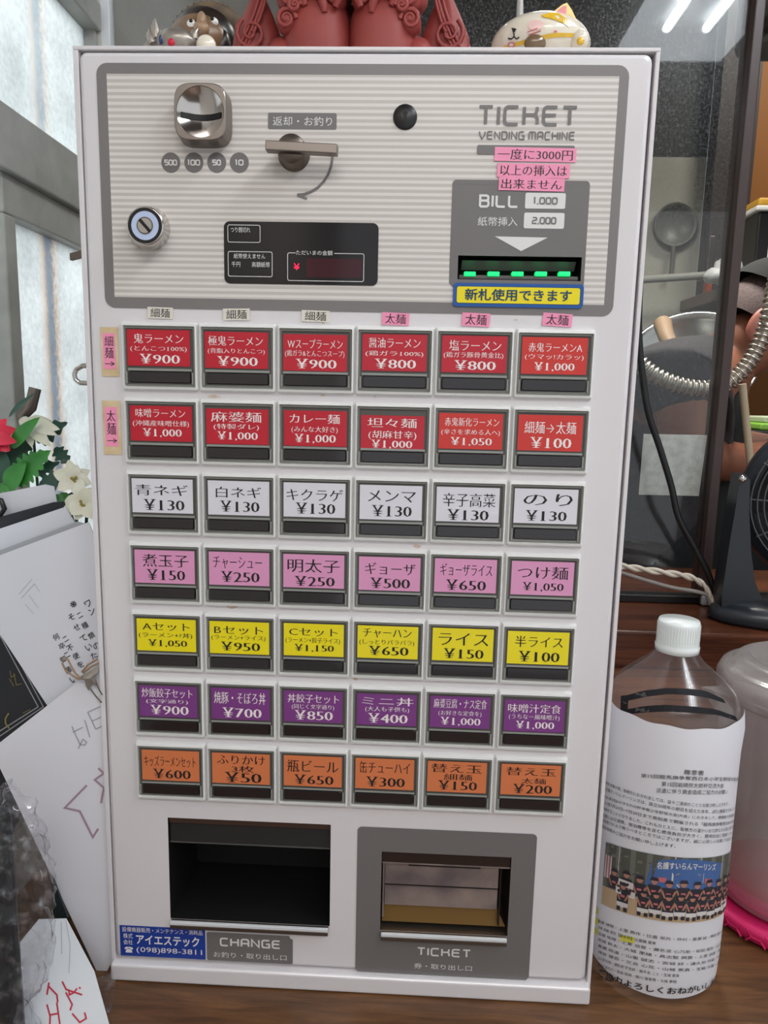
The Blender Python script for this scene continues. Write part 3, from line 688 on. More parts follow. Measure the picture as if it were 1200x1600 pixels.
# bill slot
x0, x1, z0, z1 = BS
b = MB()
b.add([(x0, 0, z0), (x1, 0, z0), (x1, 0, z1), (x0, 0, z1), (x0, .03, z0), (x1, .03, z0), (x1, .03, z1), (x0, .03, z1)], [(4, 5, 6, 7), (0, 1, 5, 4), (3, 7, 6, 2), (0, 4, 7, 3), (1, 2, 6, 5)])
zs = z0 + (z1 - z0) * .36
b.add([(x0 + .003, .004, z1 - .0025), (x1 - .003, .004, z1 - .0025), (x1 - .003, .010, zs + .0022), (x0 + .003, .010, zs + .0022)], [(3, 2, 1, 0)], 1)
b.box(x0 + .001, x1 - .001, .002, .012, z0 + .0004, zs - .0022, 1, .001)
bs = put(b.build('bill_slot', [M['void'], mat('slot_grey', (92, 88, 88), .35)]), vm)
for u in (734, 771, 808.5, 845, 881.5):
    b = MB(); p = Y(u, 429.0, .002); b.box(p.x - .0042, p.x + .0042, .0005, .006, p.z - .0013, p.z + .0019, 0, .0006); b.build('slot_lamp', M['green_led'], bs)

# stickers and notices on the door (each one a part)
def sticker(name, box, y, base, txt, style='mincho', ink='ink', pad=(.08, .1), rot=0, lab=None, vertical=False, mats=None, extra=None):
    x0, x1, z0, z1 = box; b = MB(); cx, cz = (x0 + x1) / 2, (z0 + z1) / 2; c, s = math.cos(rot), math.sin(rot)
    def R(x, z): return (cx + c * (x - cx) - s * (z - cz), cz + s * (x - cx) + c * (z - cz))
    P = [R(x0, z0), R(x1, z0), R(x1, z1), R(x0, z1)]
    b.add([(p[0], y, p[1]) for p in P] + [(p[0], y + .0002, p[1]) for p in P], [(0, 1, 2, 3), (4, 7, 6, 5), (0, 4, 5, 1), (1, 5, 6, 2), (2, 6, 7, 3), (3, 7, 4, 0)], 0)
    fn = lambda x, z: (R(x, z)[0], y - .00015, R(x, z)[1])
    w, h = x1 - x0, z1 - z0
    if txt and not vertical: text(b, txt, x0 + w * pad[0], x1 - w * pad[0], z0 + h * pad[1], z1 - h * pad[1], fn, 1, style)
    if extra: extra(b, fn, x0, x1, z0, z1)
    o = put(b.build(name, [M[base], M[ink]] + [M[k] for k in (mats or [])]), vm)
    if lab: o['label'] = lab
    return o
for i, (q, s, m) in enumerate((((231, 480, 271, 498.5), '細麺', 'sticker_cream'), ((349, 482, 391, 501), '細麺', 'sticker_cream'), ((471.5, 485, 515, 503.5), '細麺', 'sticker_cream'),
                ((597, 488.5, 639, 508.5), '太麺', 'sticker_pink'), ((722, 489, 765, 510.5), '太麺', 'sticker_pink'), ((848, 489.5, 893, 510.5), '太麺', 'sticker_pink'))):
    sticker('paper_sticker', pxbox(*q), -.0010, m, s, pad=(.12, .1), rot=(-.02, .02, -.02, -.03, -.03, -.05)[i], lab=('cream' if i < 3 else 'pink') + ' noodle type sticker over the buttons')
for q, s, m in (((773, 231, 899, 254), '一度に3000円', -.01), ((777, 256, 889.5, 279), '以上の挿入は', -.01), ((779.5, 278, 881, 299.5), '出来ません', -.015)):
    sticker('paper_sticker', pxbox(*q), -.0012, 'sticker_pink', s, pad=(.04, .12), rot=m, lab='pink notice strip')
def side(c1, c2):
    def ex(b, fn, x0, x1, z0, z1):
        w, h = x1 - x0, z1 - z0
        f2 = lambda x, z: (lambda p: (p[0], p[1] - .0001, p[2]))(fn(x, z))
        a0, a1, g0, g1 = x0 + w * .12, x1 - w * .18, z0 + h * .15, z1 - h * .12
        b.add([fn(a0, g0), fn(a1, g0), fn(a1, g1), fn(a0, g1)], [(0, 1, 2, 3)], 2)
        hh = (g1 - g0)
        text(b, c1, a0 + w * .1, a1 - w * .1, g1 - hh * .36, g1 - hh * .08, f2, 1, 'mincho'); text(b, c2, a0 + w * .1, a1 - w * .1, g1 - hh * .70, g1 - hh * .39, f2, 1, 'mincho')
        zc = g0 + hh * .15; xa, xb = a0 + w * .1, a1 - w * .08
        stroke(b, [(xa, zc), (xb, zc)], .0005, f2, 1); stroke(b, [(xb - .0026, zc + .0016), (xb, zc), (xb - .0026, zc - .0016)], .0005, f2, 1)
    return ex
sticker('paper_sticker', pxbox(157, 511, 187, 588.5), -.0006, 'sticker_aged', '', extra=side('細', '麺'), mats=['sticker_pink'], lab='pink arrow label on yellowed tape')
sticker('paper_sticker', pxbox(160, 625.5, 191, 710.5), -.0006, 'sticker_aged', '', extra=side('太', '麺'), mats=['sticker_pink'], lab='pink arrow label on yellowed tape')
def yel(b, fn, x0, x1, z0, z1):
    def poly(i, r, mi, dy): b.add([(lambda p: (p[0], p[1] - dy, p[2]))(fn(x, z)) for x, z in rrect(x0 + i, x1 - i, z0 + i, z1 - i, r)], [tuple(range(24))], mi)
    poly(.0022, .0016, 1, 0); poly(.0026, .0014, 2, .0001)
    w, h = x1 - x0, z1 - z0
    text(b, '新札使用できます', x0 + w * .09, x1 - w * .09, z0 + h * .26, z1 - h * .24, lambda x, z: (lambda p: (p[0], p[1] - .0003, p[2]))(fn(x, z)), 3, 'bold')
b = MB(); bx = pxbox(708.5, 442, 909.7, 482.5); x0, x1, z0, z1 = bx; P = rrect(x0, x1, z0, z1, .0026)
b.flat(P, -.0016, 0); b.add([(x, -.0016, z) for x, z in P] + [(x, -.0009, z) for x, z in P], [(i, 24 + i, 24 + (i + 1) % 24, (i + 1) % 24) for i in range(24)], 0)
yel(b, pl(-.0017), x0, x1, z0, z1)
o = put(b.build('bill_notice', [M['sticker_blue'], M['navy'], M['sticker_yellow'], M['navy']]), vm); o['label'] = 'yellow notice plate with blue rim'
# lower labels
x0, z1 = F(187, 1445); x1, z0 = F(321.5, 1499)
def shop(b, fn, x0, x1, z0, z1):
    w, h = x1 - x0, z1 - z0; t = lambda s, a, c, d, e, st='sans': text(b, s, x0 + w * a, x0 + w * c, z1 - h * e, z1 - h * d, fn, 1, st)
    t('設備機器販売・メンテナンス・消耗品', .03, .97, .04, .2); t('株式', .04, .15, .25, .42); t('会社', .04, .15, .46, .62)
    t('アイエステック', .19, .93, .27, .60, 'bold'); t('(098)898-3811', .19, .96, .68, .90, 'sans')
    cx, cz = x0 + w * .10, z1 - h * .80                        # telephone mark
    b.add([fn(cx + p * .0028, cz + q * .0028) for p, q in ((-1, -.9), (1, -.9), (1, -.3), (.55, .35), (-.55, .35), (-1, -.3))], [(0, 1, 2, 3, 4, 5)], 1)
    b.add([fn(cx + p * .0028, cz + q * .0028) for p, q in ((-1.3, .2), (-.6, .3), (-.4, .6), (.4, .6), (.6, .3), (1.3, .2), (1.2, .8), (.6, 1.05), (-.6, 1.05), (-1.2, .8))], [(0, 1, 2, 7, 8, 9), (2, 3, 7), (3, 4, 5, 6, 7)], 1)
sticker('supplier_label', (x0, x1, z0, z1), -.0004, 'shop_blue', '', ink='white_ink', extra=shop, lab='blue supplier label')
b = MB(); x0, z1 = F(323, 1457); x1, z0 = F(457.5, 1506); z1 += .001
P = rrect(x0, x1, z0, z1, .0016); P = [p for i, p in enumerate(P) if not (i < 6)] + [(x1, z1 - .003), (x1 - .002, z1 - .0026), (x1 - .003, z1)]
b.flat(P, -.0006, 0)
pen(b, 'CHANGE', *pxbox(343.7, 1463.7, 438.7, 1482), pl(-.0008), 1, .0015); text(b, 'お釣り・取り出し口', *pxbox(334, 1485.5, 448, 1500), pl(-.0008), 1, 'sans')
put(b.build('change_plate', [M['plate_print'], M['light_print']]), vm)
b = MB(); x0, x1, z0, z1 = .0076, .1520, .0168, .1488
plate(b, x0, x1, z0 + .003, z1 - .003, -.0005, [TK], 0)
b.flat([(x0, z1 - .003), (x1, z1 - .003), (x1 - .001, z1 - .001), (x1 - .003, z1), (x0 + .003, z1), (x0 + .001, z1 - .001)], -.0005, 0); b.flat([(x0 + .002, z0), (x1 - .002, z0), (x1, z0 + .003), (x0, z0 + .003)], -.0005, 0)
pen(b, 'TICKET', *pxbox(651.5, 1478.7, 735.5, 1496), pl(-.0007), 1, .0014); text(b, '券・取り出し口', *pxbox(647, 1503.5, 737, 1516.5), pl(-.0007), 1, 'sans')
put(b.build('ticket_plate', [M['plate_print'], M['light_print']]), vm)

# forty-two price buttons
W, PR, HB, ZT = .0575, .05457, .0495, .543
bz = MB()
o4 = rrect(.0002, W - .0002, -HB, 0, .0012, 2); o3 = rrect(.0012, W - .0012, -HB + .001, -.001, .001, 2); i3 = rrect(.0022, .0553, -HB + .0026, -.0030, .0008, 2); i2 = rrect(.0025, .0550, -HB + .0029, -.0033, .0006, 2)
band(bz, o4, o3, 0, 0, -.0034); band(bz, o3, i3, -.0034, 0, -.0038); band(bz, i3, i2, -.0038, 0, -.0016)
fr = MB()
fo = i2; fi = rrect(.0036, .0540, -HB + .0042, -.0046, .0004, 2); fj = rrect(.0044, .0530, -HB + .0052, -.0056, .0003, 2)
band(fr, fo, fi, -.0016, 0, -.0030); band(fr, fi, fj, -.0030, 1, -.0026)
fr.flat([(.0044, -HB + .0052), (.0530, -HB + .0052), (.0530, -.0056), (.0044, -.0056)], -.0022, 1)
fr.flat([(.0050, -.0352), (.0526, -.0352), (.0526, -.0336), (.0050, -.0336)], -.0031, 0)
for sx in (.0042, .0532): fr.box(sx - .0005, sx + .0005, -.0036, -.0028, -.0448, -.0362, 0)
st = MB()
prof = rrect(.0056, .0520, -.0440, -.0356, .0012, 2); pin = rrect(.0062, .0514, -.0434, -.0362, .001, 2)
band(st, prof, pin, -.0024, 0, -.0038); st.flat(pin, -.0038, 0)
bez_me = fr_me = st_me = None
N3, S3, P3, P4 = (.10, .90, .10, .37), (.05, .95, .45, .61), (.20, .84, .67, .93), (.18, .84, .66, .92)
N2, P2 = (.08, .92, .14, .48), (.20, .84, .58, .90)
def c3(n, s, p, nb=None, sb=None, pb=None): return ((n, nb or N3, 'mincho'), (s, sb or S3, 'mincho'), (p, pb or (P4 if ',' in p else P3), 'price'))
def c2(n, p, nb=None, pb=None): return ((n, nb or N2, 'mincho'), (p, pb or (P4 if ',' in p else P2), 'price'))
ROWS = [
 ('red_card', 'white_ink', 'red', [c3('鬼ラーメン', '(とんこつ100%)', '¥900', (.11, .9, .11, .38)), c3('極鬼ラーメン', '(背脂入りとんこつ)', '¥900', (.06, .92, .11, .38)), c3('Wスープラーメン', '(鶏ガラ&とんこつスープ)', '¥900', (.07, .93, .13, .38), (.03, .96, .43, .63)),
   c3('醤油ラーメン', '(鶏ガラ100%)', '¥800'), c3('塩ラーメン', '(鶏ガラ豚骨黄金比)', '¥800', (.11, .91, .12, .40), (.03, .95, .44, .62)), c3('赤鬼ラーメンA', '(ウマッ!カラッ)', '¥1,000', (.10, .92, .15, .4), (.05, .95, .46, .62), (.2, .82, .68, .93))]),
 ('red_card', 'white_ink', 'red', [c3('味噌ラーメン', '(沖縄産味噌仕様)', '¥1,000', (.09, .89, .08, .33), (.04, .95, .41, .60), (.2, .83, .64, .90)), c3('麻婆麺', '(特製ダレ)', '¥1,000', (.08, .89, .08, .37), (.12, .85, .42, .6), (.18, .83, .64, .9)), c3('カレー麺', '(みんな大好き)', '¥1,000', (.09, .89, .09, .36), (.12, .86, .44, .63), (.17, .83, .66, .93)),
   c3('坦々麺', '(胡麻甘辛)', '¥1,000', (.1, .88, .08, .36), (.12, .88, .45, .72), (.17, .82, .73, 1.0)), c3('赤鬼新化ラーメン', '(辛さを求める人へ)', '¥1,050', (.09, .94, .12, .36), (.04, .96, .44, .62), (.19, .84, .67, .92)), c2('細麺→太麺', '¥100', (.1, .9, .18, .52), (.2, .84, .62, .92))]),
 ('white_card', 'ink', 'white', [c2('青ネギ', '¥130', (.05, .92, .17, .49), (.19, .86, .60, .92)), c2('白ネギ', '¥130', (.13, .87, .17, .49)), c2('キクラゲ', '¥130', (.05, .96, .18, .52)), c2('メンマ', '¥130', (.13, .9, .15, .48)), c2('辛子高菜', '¥130', (.1, .94, .17, .56), (.18, .84, .64, .95)), c2('のり', '¥130', (.14, .92, .14, .48), (.19, .84, .62, .92))]),
 ('pink_card', 'ink', 'pink', [c2('煮玉子', '¥150', (.13, .9, .12, .50)), c2('チャーシュー', '¥250', (.07, .88, .14, .5)), c2('明太子', '¥250', (.07, .93, .14, .54), (.19, .85, .65, .95)), c2('ギョーザ', '¥500', (.1, .92, .17, .52), (.19, .84, .62, .93)), c2('ギョーザライス', '¥650', (.09, .93, .14, .5), (.19, .84, .62, .93)), c2('つけ麺', '¥1,050', (.1, .91, .14, .52), (.19, .85, .62, .90))]),
 ('yellow_card', 'ink', 'yellow', [c3('Aセット', '(ラーメン+?丼)', '¥1,050', (.1, .9, .12, .36), (.03, .94, .42, .60), (.19, .85, .64, .88)), c3('Bセット', '(ラーメン+ライス)', '¥950', (.08, .9, .14, .39), (.03, .94, .42, .59), (.19, .85, .63, .9)), c3('Cセット', '(ラーメン+餃子ライス)', '¥1,150', (.09, .9, .14, .38), (.03, .94, .42, .62), (.18, .84, .64, .88)),
   c3('チャーハン', '(しっとりパラパラ)', '¥650', (.09, .89, .08, .36), (.03, .94, .42, .60), (.19, .85, .62, .90)), c2('ライス', '¥150', (.1, .92, .14, .52), (.19, .85, .62, .92)), c2('半ライス', '¥100', (.12, .9, .14, .48), (.19, .86, .60, .92))]),
 ('purple_card', 'white_ink', 'purple', [c3('炒飯餃子セット', '(文字通り)', '¥900', (.05, .92, .08, .38), (.12, .84, .43, .58), (.19, .85, .62, .92)), c2('焼豚・そぼろ丼', '¥700', (.05, .93, .12, .50), (.19, .86, .62, .93)), c3('丼餃子セット', '(同じく文字通り)', '¥850', (.07, .94, .10, .38), (.14, .86, .42, .60), (.19, .84, .62, .92)),
   c3('ミニ丼', '(大人も子供も)', '¥400', (.08, .95, .10, .36), (.14, .88, .40, .58), (.19, .86, .62, .92)), c3('麻婆豆腐・ナス定食', '(お好きな定食を)', '¥1,000', (.06, .94, .08, .38), (.14, .86, .45, .63), (.18, .85, .66, .94)), c3('味噌汁定食', '(うちなー風味噌汁)', '¥1,000', (.06, .94, .12, .40), (.08, .92, .44, .63), (.2, .84, .66, .93))]),
 ('orange_card', 'ink', 'orange', [c2('キッズラーメンセット', '¥600', (.04, .94, .18, .54), (.19, .85, .62, .93)), (('ふりかけ', (.09, .92, .07, .36), 'mincho'), ('3枚', (.34, .73, .40, .62), 'mincho'), ('¥50', (.22, .86, .62, .96), 'price')), c2('瓶ビール', '¥650', (.06, .94, .14, .54), (.18, .86, .62, .93)),
   c2('缶チューハイ', '¥300', (.07, .93, .10, .48), (.19, .85, .60, .92)), (('替え玉', (.06, .92, .08, .36), 'mincho'), ('細麺', (.28, .76, .40, .60), 'mincho'), ('¥150', (.19, .85, .62, .92), 'price')), (('替え玉', (.08, .92, .10, .36), 'mincho'), ('太麺', (.34, .76, .44, .62), 'mincho'), ('¥200', (.21, .87, .64, .94), 'price'))]),
]
LOW = {(1, 3): .0032, (0, 2): .0009, (0, 0): -.0004, (1, 1): .001, (1, 2): .001, (5, 5): .0009}
for r, (cm, ink, cname, cells) in enumerate(ROWS):
    for c, lines in enumerate(cells):
        loc = ((c - 3) * W, 0, ZT - r * PR)
        if bez_me is None:
            ob = bz.build('button', M['bezel']); bez_me = ob.data
            of = fr.build('window_frame', [M['frame_lite'], M['frame_dark']]); fr_me = of.data
            os_ = st.build('lamp_strip', M['strip']); st_me = os_.data
        else:
            ob = bpy.data.objects.new('button', bez_me); of = bpy.data.objects.new('window_frame', fr_me); os_ = bpy.data.objects.new('lamp_strip', st_me)
            for o in (ob, of, os_): COL.objects.link(o)
        ob.parent = vm; ob.matrix_parent_inverse = Matrix.Translation(-vm.location); ob.location = loc
        of.parent = ob; os_.parent = ob
        k = MB(); dy = LOW.get((r, c), random.uniform(-.0003, .0004))
        x0, x1, z1, z0 = .0052, .0518, -.0062 - dy, max(-.0322 - dy, -.0336)
        jx = random.uniform(-.0004, .0004); x0 += jx; x1 += jx
        k.flat([(x0, z0), (x1, z0), (x1, z1), (x0, z1)], -.0030, 0)
        w, h = x1 - x0, (.026 if (r, c) != (1, 3) else .0245)
        for s, (a, bb, d, e), sty in lines:
            text(k, s, x0 + w * a, x0 + w * bb, z1 - h * e, z1 - h * d, pl(-.00312), 1, sty)
        cmm = 'red_card2' if (r, c) in ((1, 5), (1, 4), (0, 5)) else cm
        oc = k.build('price_card', [M[cmm], M[ink]], ob)
        oc['label'] = f'{cname} price card'

# hook, screw and latch on the machine's left edge
b = MB(); P = [Y(u, v, .02) for u, v in ((140, 571), (128, 572), (119, 577), (116, 585), (118, 593), (124, 598), (141, 599))]
P = [Vector((min(p.x, -.199) if i in (0, 6) else p.x, .02, p.z)) for i, p in enumerate(P)]
sm = []
for i in range(len(P) - 1):
    for k in range(4): sm.append(P[i].lerp(P[i + 1], k / 4))
sm.append(P[-1]); sm[0].x = sm[-1].x = -.199
b.tube(sm, .0019, 10); put(b.build('side_hook', M['chrome']), vm)
b = MB(); p = Y(122, 303.5, .015); b.ball((-.2015, .015, p.z), .0032, .0032, .0032, 0, 14, 8); put(b.build('side_screw', M['chrome']), vm)
b = MB(); a0, a1 = Y(109, 402, .03), Y(128, 390, .03)
b.slab([(a0.x, .03, a0.z - .002), (-.2005, .03, a1.z - .002), (-.2005, .03, a1.z + .003), (a0.x, .03, a0.z + .003)], (0, 1, 0), .004); put(b.build('side_latch', M['steel_dark']), vm)

# ------------------------------------------------------------------ ornaments on top of the machine
ZT2 = .7292
def ell_hit(c, rx, ry, rz, off=0.0):               # point of a sight line on an ellipsoid's near side
    rx, ry, rz = rx + off, ry + off, rz + off
    def f(u, v):
        d = ray(u, v); o = CAM - Vector(c); s = Vector((1 / rx, 1 / ry, 1 / rz)); D = Vector((d.x * s.x, d.y * s.y, d.z * s.z)); O = Vector((o.x * s.x, o.y * s.y, o.z * s.z))
        A, B, Cc = D.dot(D), 2 * O.dot(D), O.dot(O) - 1; q = B * B - 4 * A * Cc
        t = (-B - math.sqrt(q)) / (2 * A) if q > 0 else -B / (2 * A)
        return CAM + d * t
    return f
def decal(mb, pts, hit, mi=0, sub=3):              # polygon laid on a curved surface
    P = []
    for i, p in enumerate(pts):
        q = pts[(i + 1) % len(pts)]
        for k in range(sub): P.append(hit(p[0] + (q[0] - p[0]) * k / sub, p[1] + (q[1] - p[1]) * k / sub))
    cu, cv = sum(p[0] for p in pts) / len(pts), sum(p[1] for p in pts) / len(pts); c = hit(cu, cv); n = len(P)
    mb.add(P + [c], [((i + 1) % n, i, n) for i in range(n)], mi)
def dstrip(mb, a, c, hit, mi=0, n=14):             # band between two pixel polylines on a curved surface
    def at(l, t):
        x = t * (len(l) - 1); i = min(int(x), len(l) - 2); k = x - i
        return (l[i][0] + (l[i + 1][0] - l[i][0]) * k, l[i][1] + (l[i + 1][1] - l[i][1]) * k)
    for i in range(n):
        q = [hit(*at(a, i / n)), hit(*at(a, (i + 1) / n)), hit(*at(c, (i + 1) / n)), hit(*at(c, i / n))]
        mb.add(q, [(3, 2, 1, 0)], mi)
def circ(u, v, r, r2=None, n=12): return [(u + r * math.cos(2 * PI * i / n), v + (r2 or r) * math.sin(2 * PI * i / n)) for i in range(n)]

# red clay guardian lions: flame tail, curled mane, seated body
def lion(sx, cx, label):
    root = thing('lion_statue', label, 'figurine', (cx, .125, ZT2), 'red clay lions on top of the machine')
    X = lambda x: x * sx
    fl = sx < 0
    b = MB()                                          # body and legs
    b.ball((X(.0205), 0, .048), .0288, .034, .047, 0, 36, 24, fn=lambda d: (abs(d.x) ** 2.6 + abs(d.y) ** 2.6 + abs(d.z) ** 2.6) ** (-1 / 2.6))
    b.ball((X(-.008), -.002, .036), .019, .026, .0225, 0, 24, 14)
    b.ball((X(-.022), -.002, .028), .014, .016, .020, 0, 18, 10)
    for y in (-.018, .018):
        b.ball((X(.038), y, .026), .011, .012, .028, 0, 16, 10); b.ball((X(.037), y, .0075), .0130, .012, .0075, 0, 16, 8)
        b.ball((X(-.004), y * 1.2, .0165), .020, .014, .0165, 0, 18, 10)
    put(b.build('body', M['clay']), root); root_children = b
    b = MB()                                          # head: broad muzzle, brow, ears
    b.ball((X(.021), 0, .103), .029, .030, .028, 0, 26, 16); b.ball((X(.035), 0, .098), .015, .020, .015, 0, 20, 12)
    b.ball((X(.0465), 0, .104), .005, .009, .006, 0, 12, 8)
    for y in (-.013, .013): b.ball((X(.038), y, .115), .008, .008, .007, 0, 12, 8); b.ball((X(.014), y * 1.9, .122), .007, .006, .012, 0, 12, 8)
    # mane: scrolls with coiled ridges
    for (x, z, r) in ((.001, .079, .012), (-.002, .061, .009), (.010, .094, .012), (.026, .082, .009), (.037, .079, .009), (-.004, .100, .012), (.040, .092, .009), (.016, .083, .008), (.024, .094, .009), (.005, .070, .006)):
        y0 = -.034 + abs(x - .016) * .28
        b.ball((X(x), y0 + .006, z), r, .010, r, 0, 18, 10)
        b.tube([(X(x + r * .92 * (1 - k / 22) * math.cos(k * .62)), y0 - .002 - .0001 * k, z + r * .92 * (1 - k / 22) * math.sin(k * .62)) for k in range(20)], [.0022 * (1 - k / 30) for k in range(20)], 6)
        b.ball((X(x), -y0 - .006, z), r, .010, r, 0, 14, 8)
    for k in range(6):                                # wavy locks over the chest
        x = .014 + .0062 * k; b.tube([(X(x + .0026 * math.sin(t * 6 + k)), -.0345 + .004 * abs(t - .4), .100 - (.030, .017, .035, .021, .031, .015)[k] * t) for t in [j / 8 for j in range(9)]], [.0046, .0046, .0046, .0044, .0042, .004, .0038, .0034, .0024], 8)
    put(b.build('head', M['clay']), root)
    b = MB()                                          # flame-shaped tail
    def tail(a, t):
        z = min(.004 + t * .122, .1265)
        W_ = ((.004, .019), (.03, .0222), (.045, .0222), (.060, .0196), (.075, .0130), (.088, .0068), (.104, .0026), (.127, .0004))
        w = next(p[1] + (q[1] - p[1]) * (z - p[0]) / (q[0] - p[0]) for p, q in zip(W_, W_[1:]) if z <= q[0])
        cxx = -.0325 + .0035 * t
        th = 2 * PI * a; g = 1 + .07 * math.cos(7 * math.cos(th) + 4 * t) * (abs(math.sin(th)))
        return (X(cxx + w * math.cos(th)), -.004 + w * .62 * math.sin(th) * g, z)
    b.grid(tail, 40, 26, 0, True, wrap=True, flip=fl)
    b.tube([(X(-.033 + .0130 * (1 - k / 26) * math.cos(k * .5 + 2.2)), -.0180 - .00012 * k, .056 + .0130 * (1 - k / 26) * math.sin(k * .5 + 2.2)) for k in range(24)], [.0021 * (1 - k / 34) for k in range(24)], 6)
    for k, (dx, s) in enumerate(((.000, 1.0), (.006, .9), (-.006, 1.0))):
        b.tube([(X(-.050 + dx * .6 + .020 * t * s + .012 * math.sin(t * 2.4)), -.0125 - .006 * math.sin(PI * min(1, t + .15)), .030 + .075 * t) for t in [j / 12 for j in range(13)]], [.0014] * 13, 6)
    put(b.build('tail', M['clay']), root)
    for o in root.children: o.matrix_parent_inverse = Matrix.Identity(4)
xa, xb = Y(362, 75, .125).x, Y(552, 75, .125).x
lion(1, xa + .0540, 'red clay lion statue with flame tail at its left, beside the raccoon dog')
xa, xb = Y(553, 75, .125).x, Y(736, 75, .125).x
lion(-1, xb - .0530, 'red clay lion statue with flame tail at its right, nearer the white cat')

# raccoon-dog figure in a straw hat
hc = Y(313, 56, .155)
tr = thing('raccoon_dog_figurine', 'brown raccoon dog figurine with big white eyes and a straw hat', 'figurine', (hc.x, .155, ZT2))
b = MB(); b.ball((hc.x, .155, ZT2 + .022), .034, .030, .0222, 0, 24, 14); b.ball((hc.x, .150, hc.z - .0075), .0258, .022, .0212, 0, 28, 18); put(b.build('body', M['tanuki']), tr)
b = MB(); b.ball((hc.x + .001, .163, hc.z - .003), .0305, .024, .0290, 0, 28, 16)
for s in (-1, 1): b.ball((hc.x + s * .021, .150, hc.z - .012), .008, .010, .015, 0, 14, 10)
put(b.build('mask', M['tanuki_dark']), tr)
b = MB(); Mh = Matrix.Translation((hc.x + .003, .180, hc.z - .0035)) @ Matrix.Rotation(math.radians(-78), 4, 'X')
b.lathe([(.001, .013), (.014, .011), (.026, .006), (.0385, 0), (.040, -.0022), (.0385, -.004), (.026, .001), (.001, .005)], 44, 0, True, Mh)
for k in range(40):
    a = 2 * PI * k / 40; b.tube([Mh @ Vector((r * math.cos(a), r * math.sin(a), h + .0004)) for r, h in ((.012, .0115), (.026, .0063), (.039, 0), (.040, -.003))], .0011, 5)
put(b.build('straw_hat', M['straw']), tr)
hit = ell_hit((hc.x, .150, hc.z - .0075), .0258, .022, .0212)
for u, v in ((298.5, 36.5), (333.5, 33.5)):
    p = hit(u, v); b = MB(); b.ball(p + Vector((0, .0012, 0)), .0040, .0034, .0036, 0, 16, 10); e = put(b.build('eye', M['eye_white']), tr)
    b = MB(); b.ball(p + Vector((.0004 if u < 310 else -.0006, -.0018, .0012)), .0017, .0012, .0016, 0, 12, 8); pu = b.build('pupil', M['black_gloss'], e)
b = MB(); p = hit(316, 40); b.ball(p + Vector((0, -.001, .002)), .0042, .005, .0085, 0, 16, 12); b.ball(p + Vector((0, -.003, -.004)), .0065, .006, .006, 0, 16, 10); put(b.build('nose', mat('snout_glaze', (158, 128, 98), .35)), tr)

# small silver ornament with a red stone
sc = Y(277, 68, .05)
so = thing('silver_ornament', 'small grey silver animal ornament with a red stone, left of the raccoon dog', 'figurine', (sc.x, .05, ZT2))
b = MB(); b.ball((sc.x, .05, ZT2 + .012), .013, .012, .0122, 0, 20, 12)
b.ball((sc.x, .05, sc.z), .0155, .012, .0100, 0, 24, 14, fn=lambda d: 1 + .05 * math.sin(9 * d.x) * math.cos(7 * d.z))
for u, v, du, dv in ((246, 52, -4, -22), (240, 60, -6, -16), (252, 60, -2, -14), (235, 72, -4, -8), (304, 52, 6, -8)):
    p, q = Y(u, v + 8, .05), Y(u + du, v + dv, .05); b.tube([p, p.lerp(q, .5) + Vector((-.001, -.001, 0)), q], [.0040, .0030, .0007], 8)
put(b.build('body', M['silver']), so)
hit = ell_hit((sc.x, .05, sc.z), .0155, .012, .0100)
b = MB(); b.ball(hit(267.5, 66), .0026, .0016, .0028, 0, 14, 8); put(b.build('red_stone', M['petal_red']), so)
b = MB(); b.ball(hit(251, 62), .0014, .0016, .0034, 0, 14, 8); put(b.build('blue_stone', mat('blue_stone', (40, 50, 110), .3)), so)
# cream ornament shaped like a small open paw
pc = Y(322, 67, .045)
b = MB(); b.ball((pc.x, .045, ZT2 + .010), .009, .008, .0102, 0, 18, 10); b.ball((pc.x, .045, pc.z - .002), .0075, .0055, .0075, 0, 18, 10)
for du, dv in ((-11, -7), (-8, -1), (-4, -10), (10, 3)): b.tube([(pc.x, .045, pc.z), Y(322 + du * .6, 67 + dv * .7, .044), Y(322 + du, 67 + dv, .043)], [.0042, .0032, .0014], 8)
tag(b.build('cream_ornament', M['cream']), 'tiny cream ornament like an open paw in front of the raccoon dog', 'figurine')

# lucky cat lying back, yellow collar
cc2 = Y(844, 74, .11); RX, RY, RZ = .0400, .034, .0222
cat = thing('cat_figurine', 'white cat figurine with yellow stripes and a pink ear on the machine top', 'figurine', (cc2.x, .11, ZT2))
b = MB(); b.ball((cc2.x, .11, cc2.z), RX, RY, RZ, 0, 36, 22); b.ball((cc2.x + .002, .112, ZT2 + .020), .036, .032, .0205, 0, 24, 12)
put(b.build('body', M['cream']), cat)
h0 = ell_hit((cc2.x, .11, cc2.z), RX, RY, RZ, .0004); h1 = ell_hit((cc2.x, .11, cc2.z), RX, RY, RZ, .0007)
b = MB(); dstrip(b, [(777, 76), (800, 68), (830, 59), (865, 51), (903, 52)], [(784, 79), (805, 73), (835, 65), (868, 58), (905, 58)], h0, 0); put(b.build('collar', M['mustard']), cat)
b = MB()
dstrip(b, [(845, 24), (858, 20), (872, 20), (886, 30)], [(850, 27), (862, 29), (876, 34), (890, 42)], h0, 0)
decal(b, circ(837, 39, 13, 8), h0, 1); decal(b, [(799, 43), (807, 45), (802, 53)], h1, 2)
for l in ([(803, 52), (803, 57), (799, 61), (794, 60)], [(803, 57), (807, 61), (811, 58)]):
    b.tube([h0(*p) for p in l], .0005, 6, 2)
for l in ([(824, 50), (840, 44)], [(826, 54), (845, 48)], [(827, 58), (842, 54)]): b.tube([h0(*p) for p in l], .0004, 6, 3)
decal(b, circ(799, 70, 6, 4.5), h1, 3); decal(b, circ(799, 70, 3.2, 2.4), ell_hit((cc2.x, .11, cc2.z), RX, RY, RZ, .001), 4)
